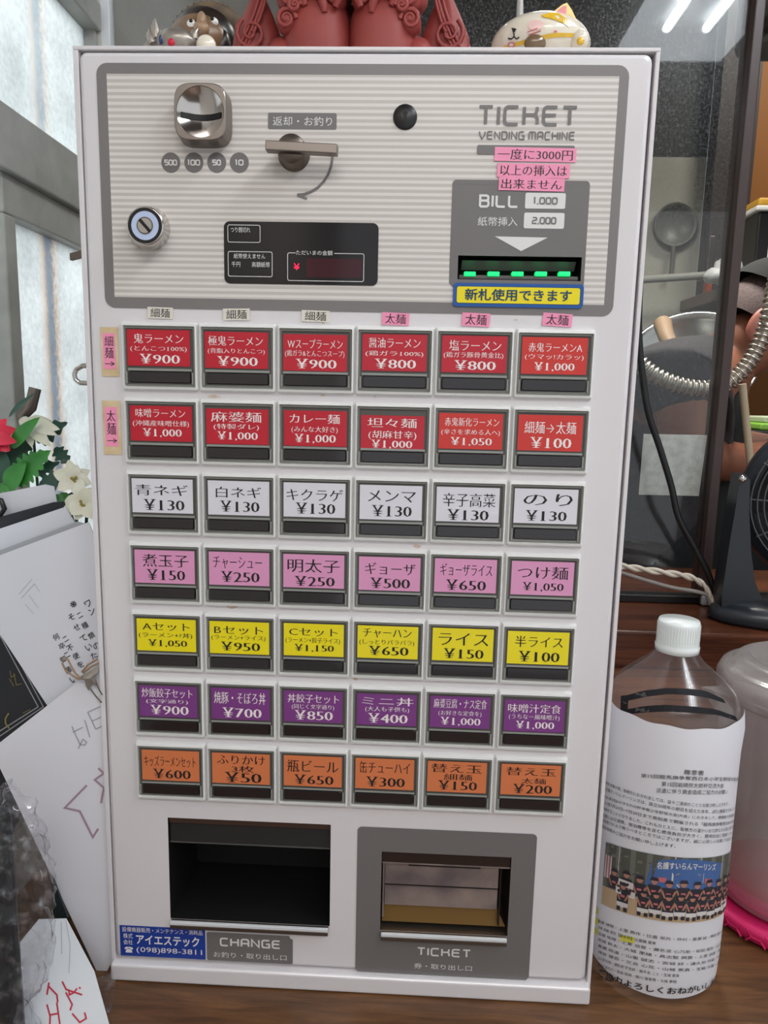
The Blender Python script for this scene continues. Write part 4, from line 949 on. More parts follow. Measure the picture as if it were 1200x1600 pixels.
decal(b, circ(868, 49, 3, 1.8), h1, 3)
put(b.build('face_paint', [M['mustard'], mat('blush', (236, 196, 190), .3), M['ink'], M['rose'], M['cream']]), cat)
b = MB(); p = h0(836, 68); b.ball(p, .0085, .005, .0065, 0, 18, 10); put(b.build('bell', mat('bell_brown', (116, 92, 66), .25, coat=.5)), cat)
for E_, I_ in (([(854, 30), (902, 50), (905, 40), (894, 16), (886, 4), (879, 7), (866, 17)], [(862, 24), (884, 31), (885, 9), (879, 10)]), ([(783, 58), (801, 47), (796, 35), (790, 38)], [(787, 54), (797, 46), (794, 39)])):
    big = len(E_) > 5; yy = .088 if big else .092
    b = MB(); b.slab([Y(u, v, yy) for u, v in E_], (0, 1, 0), .018, 0); b.add([Y(u, v, yy - .0005) for u, v in I_], [tuple(range(len(I_)))], 1)
    put(b.build('ear', [M['mustard'] if big else M['cream'], M['rose']]), cat)
b = MB(); p = Y(906, 65, .085); b.ball((p.x, .085, p.z), .0072, .008, .0085, 0, 18, 12); b.ball((p.x - .001, .0775, p.z - .003), .003, .0015, .003, 1, 10, 6); put(b.build('paw', [M['cream'], M['mustard']]), cat)
b = MB(); p, q = Y(812, 36, .17), Y(813, -8, .17)
b.tube([(p.x, .17, ZT2), (p.x, .17, p.z), (q.x, .17, q.z), (q.x, .17, q.z + .01)], [.0042, .0034, .0026, .0010], 12)
tag(b.build('pale_stick', mat('pale_grey_stick', (186, 184, 180), .4)), 'thin pale tapered stick standing behind the white cat', 'stick')

# ------------------------------------------------------------------ left of the machine: flowers, papers, bag
XR = -.2012
def leaf(mb, base, tip, w, nrm, curl=.15, mi=0, lobes=0, fold=.12):
    base, tip, nrm = Vector(base), Vector(tip), Vector(nrm).normalized(); d = tip - base; L = d.length; s = d.normalized().cross(nrm).normalized()
    up = s.cross(d.normalized())
    def f(a, t):
        k = math.sin(PI * min(1, t ** .8)) ** .75
        if lobes: k *= 1 + .28 * math.cos(lobes * 2 * PI * t) * (t > .08)
        x = (a - .5) * 2
        return base + d * t + s * (x * w * k) + up * (curl * L * (math.sin(PI * t) * .6 - t * t * .5) + fold * w * abs(x))
    mb.grid(f, 4, 12 if not lobes else 22, mi, True)
fb = thing('flower_bunch', 'bunch of artificial flowers, red and cream blooms with green leaves, by the window', 'flowers', (-.285, .10, 0))
def bloom(u, v, y, tips, m, w=.006, name='bloom'):
    c = Y(u, v, y); b = MB()
    for i, (du, dv, dy) in enumerate(tips):
        t = Y(u + du, v + dv, y + dy); leaf(b, c, t, w * (1 if i % 2 == 0 else .8), (0.1, -1, .25), .18)
    for k in range(7): b.ball(c + Vector((random.uniform(-.0025, .0025), -.003, random.uniform(-.0025, .0025))), .0012, .0012, .0012, 1, 8, 6)
    return put(b.build(name, [M[m], M['gold_ink']]), fb), c
blooms = []
blooms.append(bloom(-9, 684, .085, [(32, -14, -.006), (33, 6, -.01), (24, 20, -.006), (18, -30, 0), (2, -36, .01), (-22, -20, 0), (-28, 10, 0), (4, 30, -.01)], 'petal_red', .0075)[1])
blooms.append(bloom(47, 662, .095, [(44, 8, -.01), (40, 17, -.012), (27, -6, .004), (2, 36, -.012), (30, 34, -.014), (-18, -6, .0), (-14, 10, 0), (5, -13, .012), (36, -2, .0)], 'petal', .0062)[1])
blooms.append(bloom(118, 748, .060, [(-28, 18, -.012), (-12, -30, .002), (-36, -10, .0), (22, -14, .004), (14, 34, -.012), (-22, -16, .004), (24, 8, -.004), (2, -22, .0)], 'petal', .0062)[1])
blooms.append(bloom(133, 786, .040, [(-36, 3, .004), (-14, 26, -.008), (11, -24, 0), (10, 24, -.01), (-22, 18, -.01)], 'petal', .0078)[1])
for (u0, v0, u1, v1, w, y, m, lb) in ((18, 700, 60, 652, .0065, .085, 'leaf', 0), (22, 756, 77, 704, .0115, .080, 'leaf', 7), (10, 764, 40, 722, .009, .078, 'leaf', 0), (58, 690, 104, 660, .0085, .10, 'leaf_dark', 4), (44, 684, 12, 740, .010, .098, 'leaf_dark', 5),
        (62, 760, 112, 744, .0085, .075, 'leaf_dark', 4), (56, 742, 92, 722, .006, .085, 'leaf_dark', 3), (-2, 700, 12, 770, .008, .085, 'leaf_dark', 0), (14, 652, 54, 613, .0022, .09, 'leaf_dark', 0), (96, 776, 128, 800, .009, .065, 'leaf_dark', 3),
        (86, 700, 110, 726, .006, .10, 'leaf_dark', 4), (-10, 740, 24, 770, .009, .083, 'leaf', 6), (104, 770, 90, 800, .008, .064, 'leaf', 3)):
    b = MB(); leaf(b, Y(u0, v0, y), Y(u1, v1, y - .008), w, (.15, -1, .35), .12, 0, lb); put(b.build('leaf', M[m]), fb)
b = MB()
for c in blooms:
    b.tube([c + Vector((0, .004, -.002)), c.lerp(Vector((-.285, .10, 0)), .5) + Vector((-.004, .01, .02)), (-.285 + (c.x + .285) * .15, .10, 0)], .0014, 6)
put(b.build('stem', M['leaf_dark']), fb)
# window latch seen beside the flowers
b = MB(); p, q = Y(4, 636, .155), Y(20, 606, .155); b.tube([(XW + .002, .157, p.z - .01), (XW + .012, .157, p.z), (XW + .016, .160, q.z)], [.005, .006, .006], 8); put(b.build('latch', M['steel_dark']), w1)

def sheet(name, px, y, th, m, label, cat, extra=None, mats=None, tilt=None):
    if tilt is None: at = lambda u, v: Y(u, v, y)
    else:
        A, B, C_ = Y(60, 1437, tilt(1437)), Y(172, 1608, tilt(1608)), Y(-40, 1608, tilt(1608)); nn = (B - A).cross(C_ - A)
        at = lambda u, v: CAM + ray(u, v) * (nn.dot(A - CAM) / nn.dot(ray(u, v)))
    P = [at(u, v) for u, v in px]
    P = [Vector((min(p.x, XR), p.y, p.z)) for p in P] if tilt is None else P
    b = MB(); b.slab(P[::-1], (0, 1, 0), th, 0)
    if extra: extra(b, lambda u, v: at(u, v) + Vector((0, -.0004, 0)))
    o = b.build(name, [M[m]] + [M[k] for k in (mats or [])])
    return tag(o, label, cat)
def penpx(mb, fn, lines, w, mi):
    for l in lines: stroke(mb, [(p[0], -p[1]) for p in l], w, lambda x, z: fn(x, -z), mi)
E1 = 220                                             # right edge is clamped at the machine's side
sheet('menu_sheet', [(-60, 783), (70, 757), (84, 760), (92, 800), (100, 1000), (-60, 1000)], .052, .0010, 'paper2', 'white sleeved sheet farthest back in the stack, below the flowers', 'sheet')
sheet('black_clipboard', [(-60, 824), (82, 785), (104, 783), (118, 822), (140, 1050), (-60, 1050)], .044, .0022, 'board', 'black clipboard between the white sheets below the flowers', 'clipboard')
b = MB(); P = [Y(u, v, .041) for u, v in ((-14, 778), (2, 782), (7, 795), (2, 803), (-14, 806))]; b.tube(P, .0022, 8); 
P = [Y(u, v, .041) for u, v in ((-16, 776), (-16, 808))]; b.tube([Vector((p.x, .0438, p.z)) for p in P], .003, 8)
tag(b.build('binder_clip', M['black']), 'black wire clip gripping the clipboard at the left edge', 'clip')
sheet('menu_sheet', [(-60, 846), (102, 792), (116, 815), (150, 1060), (-60, 1060)], .036, .0010, 'paper2', 'white sheet just in front of the black clipboard', 'sheet')
sheet('clear_sleeve', [(-60, 882), (120, 815), (132, 818), (160, 1060), (-60, 1060)], .030, .0010, 'sleeve', 'greyish clear sleeve edge behind the handwritten white sheet', 'sleeve')
def boardx(b, fn):
    penpx(b, fn, [[(16, 1048), (18, 1058), (24, 1054)], [(22, 1052), (26, 1070), (34, 1068)], [(15, 1060), (22, 1072)]], .9, 1)
    penpx(b, fn, [[(14, 1114), (9, 1122), (9, 1130), (15, 1138)]], 2.2, 1); penpx(b, fn, [[(36, 1114), (48, 1108)]], .8, 1)
    penpx(b, fn, [[(0, 976), (68, 1104), (0, 1150)], [(-4, 984), (60, 1104), (0, 1142)]], 1.4, 2)
sheet('black_menu_board', [(-60, 900), (0, 972), (74, 1104), (74, 1180), (20, 1300), (-60, 1300)], .022, .0024, 'board', 'black menu board in a clear sleeve with worn gold marks, at the left edge', 'menu board', boardx, ['gold_ink', 'sleeve'])
def write(b, fn, items, mi, rot, size):
    c, s = math.cos(rot), math.sin(rot)
    for ch, u, v in items:
        text(b, ch, -size / 2, size / 2, -size / 2, size / 2, lambda x, z, u=u, v=v: fn(u + c * x - s * z, v - (s * x + c * z)), mi, 'hand')
def ax(b, fn):
    write(b, fn, (('※', 115, 944), ('種', 133, 977), ('類', 143, 993), ('の', 151, 1009), ('ワ', 138, 943), ('ン', 144, 955), ('そ', 112, 964), ('せ', 120, 980), ('て', 131, 997), ('い', 139, 1011), ('た', 147, 1024),
        ('何', 88, 995), ('卒', 97, 1009), ('御', 99, 1030), ('願', 107, 1047), ('い', 115, 1061), ('不', 110, 1012), ('便', 119, 1025), ('を', 126, 1038)), 1, .55, 10)
    write(b, fn, (('二', 125, 961), ('二', 103, 998), ('二', 105, 1023)), 1, .55, 8)
    penpx(b, fn, [[(30, 928), (50, 905)], [(34, 934), (54, 912), (62, 924)], [(40, 944), (52, 958)], [(46, 930), (60, 950)]], .7, 2)
sheet('handwritten_sheet', [(-66, 892), (138, 816), (146, 834), (E1, 1000), (E1, 1260), (150, 1240), (73, 1101)], .014, .0012, 'paper2', 'large white sheet with small black handwriting, upper one beside the machine', 'sheet', ax, ['ink', 'gray_ink'])
def bxx(b, fn):
    z = lambda L: [[(p[0] / 3.2, 1100 + p[1] / 3.2) for p in l] for l in L]
    penpx(b, fn, z([[(440, 40), (480, 125)], [(440, 40), (530, 0)], [(460, 85), (530, 55)], [(480, 125), (540, 95)], [(425, 80), (450, 165)], [(360, 110), (400, 200), (425, 205), (435, 190), (415, 175), (392, 222)], [(365, 140), (415, 115)]]), 1.5, 1)
    penpx(b, fn, z([[(435, 405), (325, 518), (400, 535), (465, 665), (492, 622)], [(492, 320), (520, 345), (475, 378), (520, 418), (506, 495)]]), 3.2, 2)
sheet('faded_sheet', [(-14, 1171), (154, 1040), (E1, 995), (E1, 1503), (159, 1534)], .0045, .0012, 'paper', 'large white sheet with faded mauve marker strokes, standing on its corner', 'sheet', bxx, ['gray_ink', 'mauve_ink'])
def rx(b, fn):
    z = lambda L: [[(p[0] / 3.2, 1100 + p[1] / 3.2) for p in l] for l in L]
    penpx(b, fn, z([[(312, 1385), (332, 1425), (412, 1452)], [(345, 1425), (348, 1452), (372, 1440), (386, 1420)], [(396, 1414), (404, 1421)], [(330, 1440), (362, 1500), (352, 1530)], [(362, 1545), (400, 1590), (432, 1570), (424, 1540)],
        [(246, 1390), (236, 1452)], [(240, 1405), (286, 1452), (290, 1490)], [(236, 1500), (252, 1560), (250, 1610)], [(254, 1552), (292, 1545)], [(285, 1490), (302, 1610)]]), 2.6, 1)
    penpx(b, fn, [[(103, 1437), (110, 1475), (108, 1520)], [(96, 1440), (97, 1490)]], .8, 2)
sheet('red_marker_note', [(60, 1437), (103, 1436), (147, 1519), (172, 1608), (-40, 1608), (-40, 1560)], 0, .0008, 'paper3', 'white note with red marker writing at the bottom left corner', 'note', rx, ['red_ink', 'gray_ink'], tilt=lambda v: -.012 - .046 * (v - 1437) / 172)
b = MB(); P = [Y(u, v, .0015) for u, v in ((77, 1366), (84, 1377), (106, 1434), (90, 1436), (83, 1428), (80, 1400))]; b.slab(P[::-1], (0, 1, 0), .002)
tag(b.build('dark_folder', mat('dark_green_folder', (34, 44, 44), .4)), 'dark green folder corner showing above the red marker note', 'folder')
# star-shaped foil clip with its string
st = thing('star_ornament', 'crumpled silver star ornament on a brown string beside the machine', 'ornament', (Y(140, 1062, -.004).x, -.004, Y(140, 1062, -.004).z))
b = MB(); P = [Y(u, v, -.001) for u, v in ((119, 1061), (134, 1052), (152, 1040), (153, 1050), (147, 1060), (152, 1072), (144, 1070), (138, 1079), (134, 1072), (132, 1063))]
b.slab(P[::-1], (0, 1, 0), .0018); c = Y(141, 1060, -.006)
for i in range(10): b.add([P[i], P[(i + 1) % 10], c], [(1, 0, 2)], 0)
put(b.build('star', M['silver']), st)
b = MB()
for l in ([(98, 1030), (106, 1030), (112, 1042), (118, 1052), (126, 1060)], [(97, 1036), (103, 1048), (114, 1056), (124, 1062)], [(128, 1050), (138, 1038), (152, 1030)], [(130, 1052), (142, 1042), (154, 1036)]): b.tube([Y(u, v, -.003) for u, v in l], .0008, 6)
put(b.build('string', mat('brown_string', (150, 120, 92), .7)), st)
b = MB()
for l in ([(141, 1076), (150, 1088), (159, 1098)], [(150, 1066), (155, 1078), (160, 1086)]): b.tube([Y(u, v, -.003) for u, v in l], .0006, 6)
put(b.build('wire', M['steel_dark']), st)
# crumpled clear bag with something dark inside
def bag(cx, cy, rows, dep, seed):
    b = MB()
    def f(a, t):
        x = t * (len(rows) - 1); i = min(int(x), len(rows) - 2); k = x - i
        z = rows[i][0] + (rows[i + 1][0] - rows[i][0]) * k; l = rows[i][1] + (rows[i + 1][1] - rows[i][1]) * k; r = rows[i][2] + (rows[i + 1][2] - rows[i][2]) * k
        th = 2 * PI * a; p = Vector(((l + r) / 2 + (r - l) / 2 * math.cos(th), cy + dep * math.sin(th), z))
        n = noise.noise(p * 55 + Vector((seed, 0, 0))) * .004 + abs(noise.noise(p * 110 + Vector((0, seed, 0)))) * .007 - .004
        q = p + Vector((math.cos(th), math.sin(th), 0)) * n * (.3 if t in (0, 1) else 1)
        q.z = max(q.z, .0004); return q
    b.grid(f, 110, 70, 0, True, wrap=True); n = 110; b.add(b.v[-n:], [tuple(range(n))], 0)
    return b
zr = lambda u, v, y=-.080: Y(u, v, y)
rows = [(0.0004, -.27, zr(60, 1600).x)] + [(zr(u, v).z, -.275 + .03 * (v < 1300), zr(u, v).x) for u, v in ((36, 1595), (66, 1548), (80, 1505), (80, 1440), (78, 1375), (66, 1320), (48, 1282), (14, 1250), (0, 1242))]
bg = thing('plastic_bag', 'crumpled clear plastic bag around a dark object at the lower left corner', 'bag', (-.24, -.085, 0))
put(bag(-.24, -.070, rows, .013, 3).build('film', M['bag']), bg)
b = MB(); p = zr(20, 1400); b.box(-.275, p.x - .004, -.076, -.064, .001, zr(0, 1275).z, 0, .006, 3); put(b.build('bag_content', mat('dark_green_black', (24, 32, 36), .5)), bg)
p = on(2, 0.0, 166, 1586)
L_, R_ = [(150, 1530), (156, 1545), (160, 1566), (167, 1587)], [(179, 1517), (181, 1538), (178, 1560), (171, 1588)]
def scrap(s, t):
    k = t * 3; i = min(int(k), 2); k -= i; l = [L_[i][n] + (L_[i + 1][n] - L_[i][n]) * k for n in (0, 1)]; r = [R_[i][n] + (R_[i + 1][n] - R_[i][n]) * k for n in (0, 1)]
    q = Y(l[0] + (r[0] - l[0]) * s, l[1] + (r[1] - l[1]) * s, -.012 - .026 * t); d = noise.noise(q * 170) * .005; return Vector((q.x, q.y + d * (1 - t * .6), max(q.z, .0004)))
bg2 = MB(); bg2.grid(scrap, 16, 24, 0, True)
tag(bg2.build('plastic_scrap', M['bag']), 'small scrap of clear plastic by the lower left corner of the machine', 'plastic film')

# ------------------------------------------------------------------ right of the machine: collection bottle, water jug
BC = Vector((.2690, .052, 0))
bo = thing('collection_bottle', 'large clear bottle with a white cap and a printed appeal wrapped round it', 'bottle', BC)
prof = [(.0001, .0012), (.030, .0012), (.047, .0008), (.0515, .004), (.0534, .010), (.0541, .020), (.0542, .07), (.0542, .225), (.0538, .238), (.0520, .2500), (.046, .2595), (.0345, .2700), (.0225, .2805), (.0165, .2880), (.0150, .2905), (.0150, .300)]
b = MB(); b.lathe(prof, 64, 0, True, Matrix.Translation(BC)); put(b.build('bottle_body', M['pet']), bo)
b = MB(); b.lathe([(.0160, .2885), (.0174, .2888), (.0177, .2935), (.0169, .2945), (.0171, .2965), (.0167, .2980), (.0167, .3125), (.0159, .3150), (.0001, .3155)], 48, 0, True, Matrix.Translation(BC))
for k in range(48):
    a = 2 * PI * k / 48; b.box(-.0004, .0004, .0163, .0170, .2985, .3120, 0, 0, M=Matrix.Translation(BC) @ Matrix.Rotation(a, 4, 'Z'))
put(b.build('cap', M['cap_white']), bo)
rad = lambda z: next(((p[0] + (q[0] - p[0]) * (z - p[1]) / (q[1] - p[1] + 1e-9)) for p, q in zip(prof[3:], prof[4:]) if p[1] <= z <= q[1]), .0542)
def bhit(u, v, off=.0005):                          # sight line on the bottle's surface of revolution
    d = ray(u, v); o = CAM - BC; t0 = (-(o.x * d.x + o.y * d.y) / (d.x ** 2 + d.y ** 2)); t = t0 - .0600 / math.hypot(d.x, d.y); st_ = .0004 / d.length; best = None
    while t < t0:
        p = o + d * t; r = math.hypot(p.x, p.y); g = r - (rad(p.z) + off)
        if g <= 0: return BC + p
        if best is None or g < best[0]: best = (g, p.copy())
        t += st_
    p = best[1]; k = (rad(p.z) + off) / math.hypot(p.x, p.y); return BC + Vector((p.x * k, p.y * k, p.z))
A0 = math.atan2(CAM.x - BC.x, -(CAM.y - BC.y))      # heading of the camera seen from the bottle
def cyl(phi, z, off=.0007): r = rad(z) + off; return BC + Vector((r * math.sin(phi), -r * math.cos(phi), z))
def phz(u, v):
    p = bhit(u, v) - BC; return math.atan2(p.x, -p.y), p.z
b = MB()
for a, c in (([(970, 1089), (1005, 1079), (1042, 1075), (1075, 1076), (1102, 1079), (1130, 1092)], [(971, 1097), (1008, 1089), (1043, 1084.5), (1075, 1086), (1105, 1090), (1134, 1099)]),
             ([(970, 1110), (1005, 1103.5), (1040, 1101), (1085, 1104), (1118, 1108), (1149, 1119)], [(971, 1117), (1005, 1113.5), (1040, 1112), (1085, 1114), (1122, 1117), (1153, 1127)]),
             ([(970, 1087), (969.5, 1102), (969, 1117)], [(982, 1086), (981, 1102), (980, 1115.5)])): dstrip(b, a, c, bhit, 0, 18)
put(b.build('black_tape', M['tape']), bo)
# the wrapped appeal: paper, print, group photograph, felt-pen line
b = MB(); zt_ = phz(1060, 1136)[1]; ph0, ph1 = A0 - 1.75, A0 + 1.62
def lab(a, t):
    phi = ph0 + (ph1 - ph0) * a; top = zt_ + .0015 * max(0, (.30 - a) / .3) ** 1.5 + .004 * max(0, (a - .80) / .2) ** 1.5 + .0006 * math.sin(40 * a)
    bot = .0082 + .0010 * math.sin(9 * a); return cyl(phi, bot + (top - bot) * t, .0012 + .0004 * noise.noise(Vector((a * 9, t * 7, 0))) + (.0016 * max(0, (a - .9) / .1) if t > .9 else 0))
b.grid(lab, 60, 14, 0, True)
def quad(P):
    (a0, a1), (b0, b1), (c0, c1) = [phz(*p) for p in P]
    def z(f): return a1 * (f - b0) * (f - c0) / ((a0 - b0) * (a0 - c0)) + b1 * (f - a0) * (f - c0) / ((b0 - a0) * (b0 - c0)) + c1 * (f - a0) * (f - b0) / ((c0 - a0) * (c0 - b0))
    return a0, c0, z
def line(s, P, hpx, mi=1, style='sans', end=None, off=.0021):
    p0, p1, z = quad(P); h = hpx * .00046
    if end: p1 = phz(*end)[0]
    text(b, s, p0, p1, -h / 2, h / 2, lambda x, y: cyl(x, z(x) + y, off), mi, style)
line('趣意書', ((1068, 1204.5), (1083, 1205.5), (1098, 1206)), 9)
line('第15回龍馬旗争奪西日本小学生野球大会(高知県)', ((1003, 1211), (1080, 1215), (1153, 1217.5)), 8.6)
line('第15回岩崎弥太郎杯交流大会', ((1034, 1223), (1081, 1225.5), (1128, 1226)), 8.6); line('派遣に伴う資金造成ご協力のお願い', ((1026, 1233.5), (1080, 1236), (1134, 1235.5)), 8.6)
for s, q in (('拝啓 初春の候、皆様方におかれましては、益々ご清栄のこととお喜び申し上げます。', ((949, 1222.5), (1040, 1250), (1135, 1254))), ('名護すいらんマーリンズは、設立30周年の節目を迎えた本年、3月に開催されました「第33回', ((949, 1232.5), (1050, 1261), (1152, 1260))),
             ('大会(第3回JAおきなわSS杯争奪少年野球大会)大会」におきまして、準優勝の好成績をおさめ', ((946, 1244), (1040, 1269.5), (1150, 1271))), ('この度7月24日~7月29日まで高知県で開催される「龍馬旗争奪西日本小学生野球', ((945, 1252.5), (1040, 1279.5), (1149, 1280.5))),
             ('出場することとなりました。これもひとえに、皆様方の温かいお力添えのお陰と厚く御礼申し', ((945, 1262.5), (1040, 1290), (1148, 1289))), ('派遣には交通費、宿泊費等を含む費用負担が大きく、費用捻出に苦慮しているのが', ((944, 1272.5), (1040, 1299), (1147, 1298))),
             ('自助努力により賄うべきところではございますが、誠に心苦しいお願いではありますが、', ((943.5, 1281), (1040, 1307.5), (1146, 1306))), ('資金造成のご協力をお願い申し上げます。', ((943, 1290), (1000, 1311), (1055, 1320)))):
    line(s, q, 7.0)
rows2 = ['監督 城間・上里 興作・比嘉 栄兵・仲村・喜瀬 誠・神谷 健太・又吉', '主将 浜崎 博文【副主将】比嘉顕 夏希', '玉城 佑理・上里 悠登・瀬名波 心乃助・松田 煌矢・山内 天鵬', '宮城 新太・大城 里緒・具志堅 興要・上里 宗勝・安慶田', '兼瀬 琉温・山里 誠志・宮城 絆・達久地 玲緒・仲宗根',
         '神谷 健吾・又吉 心花・山城 恵真・玉城 大雅・上江洲', '山入端 大翔・瀬名波 宇志郎・饒平名 こと・玉城 愛美', '瀬名波 涼乃介・宮城 琉朔・親川 瑠音愛・大城 夢翔']
for i, s in enumerate(rows2):
    line(s, ((937, 1438 + i * 9.6), (1030, 1463 + i * 9.5), (1131 - i, 1450 + i * 9.8)), 6.4, end=((0, (1025, 1471), 0, 0, 0, 0, (1060, 1520), (1056, 1528))[i] or None))
for q in ((970, 1464, 992, 1468), (930, 1420, 936, 1424), (929, 1436, 937, 1440), (929, 1452, 936, 1456)):
    p0, z0 = phz(q[0], q[1]); p1, z1 = phz(q[2], q[3]); b.add([cyl(p0, z0 - .0028, .0018), cyl(p1, z1 - .0028, .0018), cyl(p1, z1 + .0028, .0018), cyl(p0, z0 + .0028, .0018)], [(0, 1, 2, 3)], 3)
line('ご協力よろしくおねがいします', ((937, 1518), (1020, 1543), (1124, 1528)), 15, 1, 'bold')
# photograph of the team, printed on the sheet
a0, a1, zT = quad(((949, 1315), (1050, 1337), (1146, 1328))); _, _, zL = quad(((942, 1411), (1040, 1438), (1137, 1421)))
PW_ = a1 - a0
def ph(mi, pts, off): b.add([cyl(a0 + PW_ * p[0], zL(a0 + PW_ * p[0]) + (zT(a0 + PW_ * p[0]) - zL(a0 + PW_ * p[0])) * p[1], off + .0008) for p in pts], [tuple(range(len(pts)))], mi)
for k in range(30):
    ph(4 if k % 3 else 5, [(k / 30, .30), ((k + 1) / 30, .30), ((k + 1) / 30, 1), (k / 30, 1)], .0011)
    ph(6, [(k / 30, 0), ((k + 1) / 30, 0), ((k + 1) / 30, .30), (k / 30, .30)], .0011)
for k in range(70): x, z, s = random.random(), random.uniform(.55, .97), random.uniform(.008, .02); ph(4 if k % 2 else 5, [(x - s, z - s), (x + s, z - s), (x + s * .6, z + s * 1.6), (x - s * .5, z + s)], .0012)
for x in (.12, .46, .62, .80, .95): ph(11, [(x, .62), (x + .006, .62), (x + .006, 1), (x, 1)], .00125)
n = 14
bt = lambda t: .88 + .10 * math.sin(PI * t)
for k in range(n):
    t0, t1 = k / n, (k + 1) / n; ph(7, [(.30 + .48 * t0, .52), (.30 + .48 * t1, .52), (.30 + .48 * t1 + .02 * (t1 > .9), bt(t1)), (.30 + .48 * t0 + .03 * (t0 < .1), bt(t0))], .0013)
text(b, '名護すいらんマーリンズ', .36, .74, .80, .91, lambda x, z: (lambda f: cyl(f, zL(f) + (zT(f) - zL(f)) * (z + .05 * math.sin(PI * (x - .3) / .48) - .03), .0022))(a0 + PW_ * x), 10, 'bold')
ph(10, [(.45, .62), (.50, .54), (.60, .54), (.65, .62), (.65, .76), (.45, .76)], .00135); ph(7, [(.46, .63), (.50, .56), (.60, .56), (.64, .63), (.64, .745), (.46, .745)], .0014)
ph(6, [(.47, .74), (.49, .76), (.62, .60), (.60, .58)], .00142); ph(6, [(.63, .74), (.61, .76), (.48, .60), (.50, .58)], .00142)
ph(9, [(.36, .60), (.42, .60), (.42, .68), (.36, .66)], .00142); ph(9, [(.66, .60), (.72, .60), (.72, .66), (.66, .68)], .00142)
for k in range(5): ph(9 if k % 2 else 10, [(.01 + k * .012, .45), (.022 + k * .012, .45), (.02 + k * .012, .80), (.012 + k * .012, .82)], .0013)
def kid(x, z, s, sit):
    w = s * .21
    if sit: ph(10, [(x - w, z - s * 1.7), (x + w, z - s * 1.7), (x + w * 1.2, z - s), (x - w * 1.2, z - s)], .0016); ph(8, [(x - w, z - s * 2), (x - w * .3, z - s * 2), (x - w * .3, z - s * 1.6), (x - w, z - s * 1.6)], .0017); ph(8, [(x + w * .3, z - s * 2), (x + w, z - s * 2), (x + w, z - s * 1.6), (x + w * .3, z - s * 1.6)], .0017)
    ph(8, [(x - w * 1.1, z - s * 1.2), (x + w * 1.1, z - s * 1.2), (x + w, z - s * .05), (x - w, z - s * .05)], .00165)
    for d in (-1, 1): ph(12, [(x + d * w * .5 - .006, z - s * 1.0), (x + d * w * .5 + .006, z - s * 1.0), (x + d * w * 1.1 + .006, z - s * .3), (x + d * w * 1.1 - .006, z - s * .3)][::1], .0017)
    ph(9, [(x - w * .4, z - s * .7), (x + w * .4, z - s * .7), (x + w * .4, z - s * .5), (x - w * .4, z - s * .5)], .00172)
    ph(12, [(x + w * .55 * math.cos(i * PI / 4), z + s * .28 + s * .30 * math.sin(i * PI / 4)) for i in range(8)], .0018)
    ph(8, [(x - w * .75, z + s * .36), (x + w * .75, z + s * .36), (x + w * .5, z + s * .66), (x - w * .5, z + s * .66)], .0019)
for k in range(11): kid(.10 + k * .085, .53 + .02 * (k % 2), .17, False)
for k in range(9): kid(.30 + k * .072, .33 + .015 * (k % 2), .15, True)
kid(.17, .36, .17, True); kid(.92, .36, .16, True)
for q in ((.135, .42, .10, .10), (.12, .28, .13, .10), (.83, .16, .09, .10)): ph(10, [(q[0], q[1]), (q[0] + q[2], q[1] - .02), (q[0] + q[2], q[1] + q[3] - .02), (q[0], q[1] + q[3])], .0020)
for q in ((.145, .44, .07), (.135, .31, .10), (.845, .185, .06)):
    for k in range(3): ph(8, [(q[0] + q[2] * k / 3, q[1]), (q[0] + q[2] * (k + .6) / 3, q[1]), (q[0] + q[2] * (k + .6) / 3, q[1] + .04), (q[0] + q[2] * k / 3, q[1] + .04)], .0021)
pm = lambda n_, c: mat(n_, c, .6)
ap = put(b.build('appeal_sheet', [M['paper'], M['ink'], M['gray_ink'], pm('highlighter', (222, 222, 90)), pm('photo_trees', (84, 86, 78)), pm('photo_trees_light', (112, 112, 104)), pm('photo_ground', (192, 166, 132)), pm('photo_banner', (70, 104, 160)),
    pm('photo_dark', (48, 46, 56)), pm('photo_red', (196, 110, 116)), pm('photo_white', (216, 212, 210)), pm('photo_pole', (190, 190, 186)), pm('photo_skin', (176, 124, 104))]), bo)
ap['label'] = 'white printed appeal with a team photograph'

JC = Vector((.4310, .135, 0))
ju = thing('water_jug', 'clear lidded plastic water jug on a pink base at the right edge', 'jug', JC)
b = MB(); b.lathe([(.0001, .016), (.068, .016), (.072, .020), (.0745, .05), (.0790, .215), (.0800, .222), (.0775, .224), (.0745, .215), (.070, .05), (.067, .022), (.0001, .020)], 64, 0, True, Matrix.Translation(JC)); put(b.build('jug_body', M['jug']), ju)
b = MB(); b.lathe([(.0815, .216), (.0835, .2185), (.0838, .232), (.080, .240), (.074, .243), (.071, .2435), (.066, .250), (.056, .2545), (.0555, .2530), (.050, .2515), (.0001, .2520)], 64, 0, True, Matrix.Translation(JC)); put(b.build('lid', M['jug']), ju)
b = MB(); b.add([JC + Vector(p) for p in ((-.070, -.020, .218), (-.105, 0, .224), (-.070, .020, .218), (-.072, -.014, .192), (-.078, 0, .186), (-.072, .014, .192))], [(0, 1, 4, 3), (1, 2, 5, 4), (0, 2, 1), (3, 4, 5)], 0); put(b.build('spout', M['jug']), ju)
b = MB(); b.lathe([(.0001, .0205), (.0675, .0205), (.0680, .0245), (.0001, .0245)], 48, 0, True, Matrix.Translation(JC)); put(b.build('tinted_bottom', M['pink_plastic']), ju)
b = MB(); b.lathe([(.0001, .0006), (.084, .0006), (.088, .004), (.0900, .013), (.0880, .0165), (.079, .0160), (.076, .0140), (.0001, .0140)], 64, 0, True, Matrix.Translation(JC))
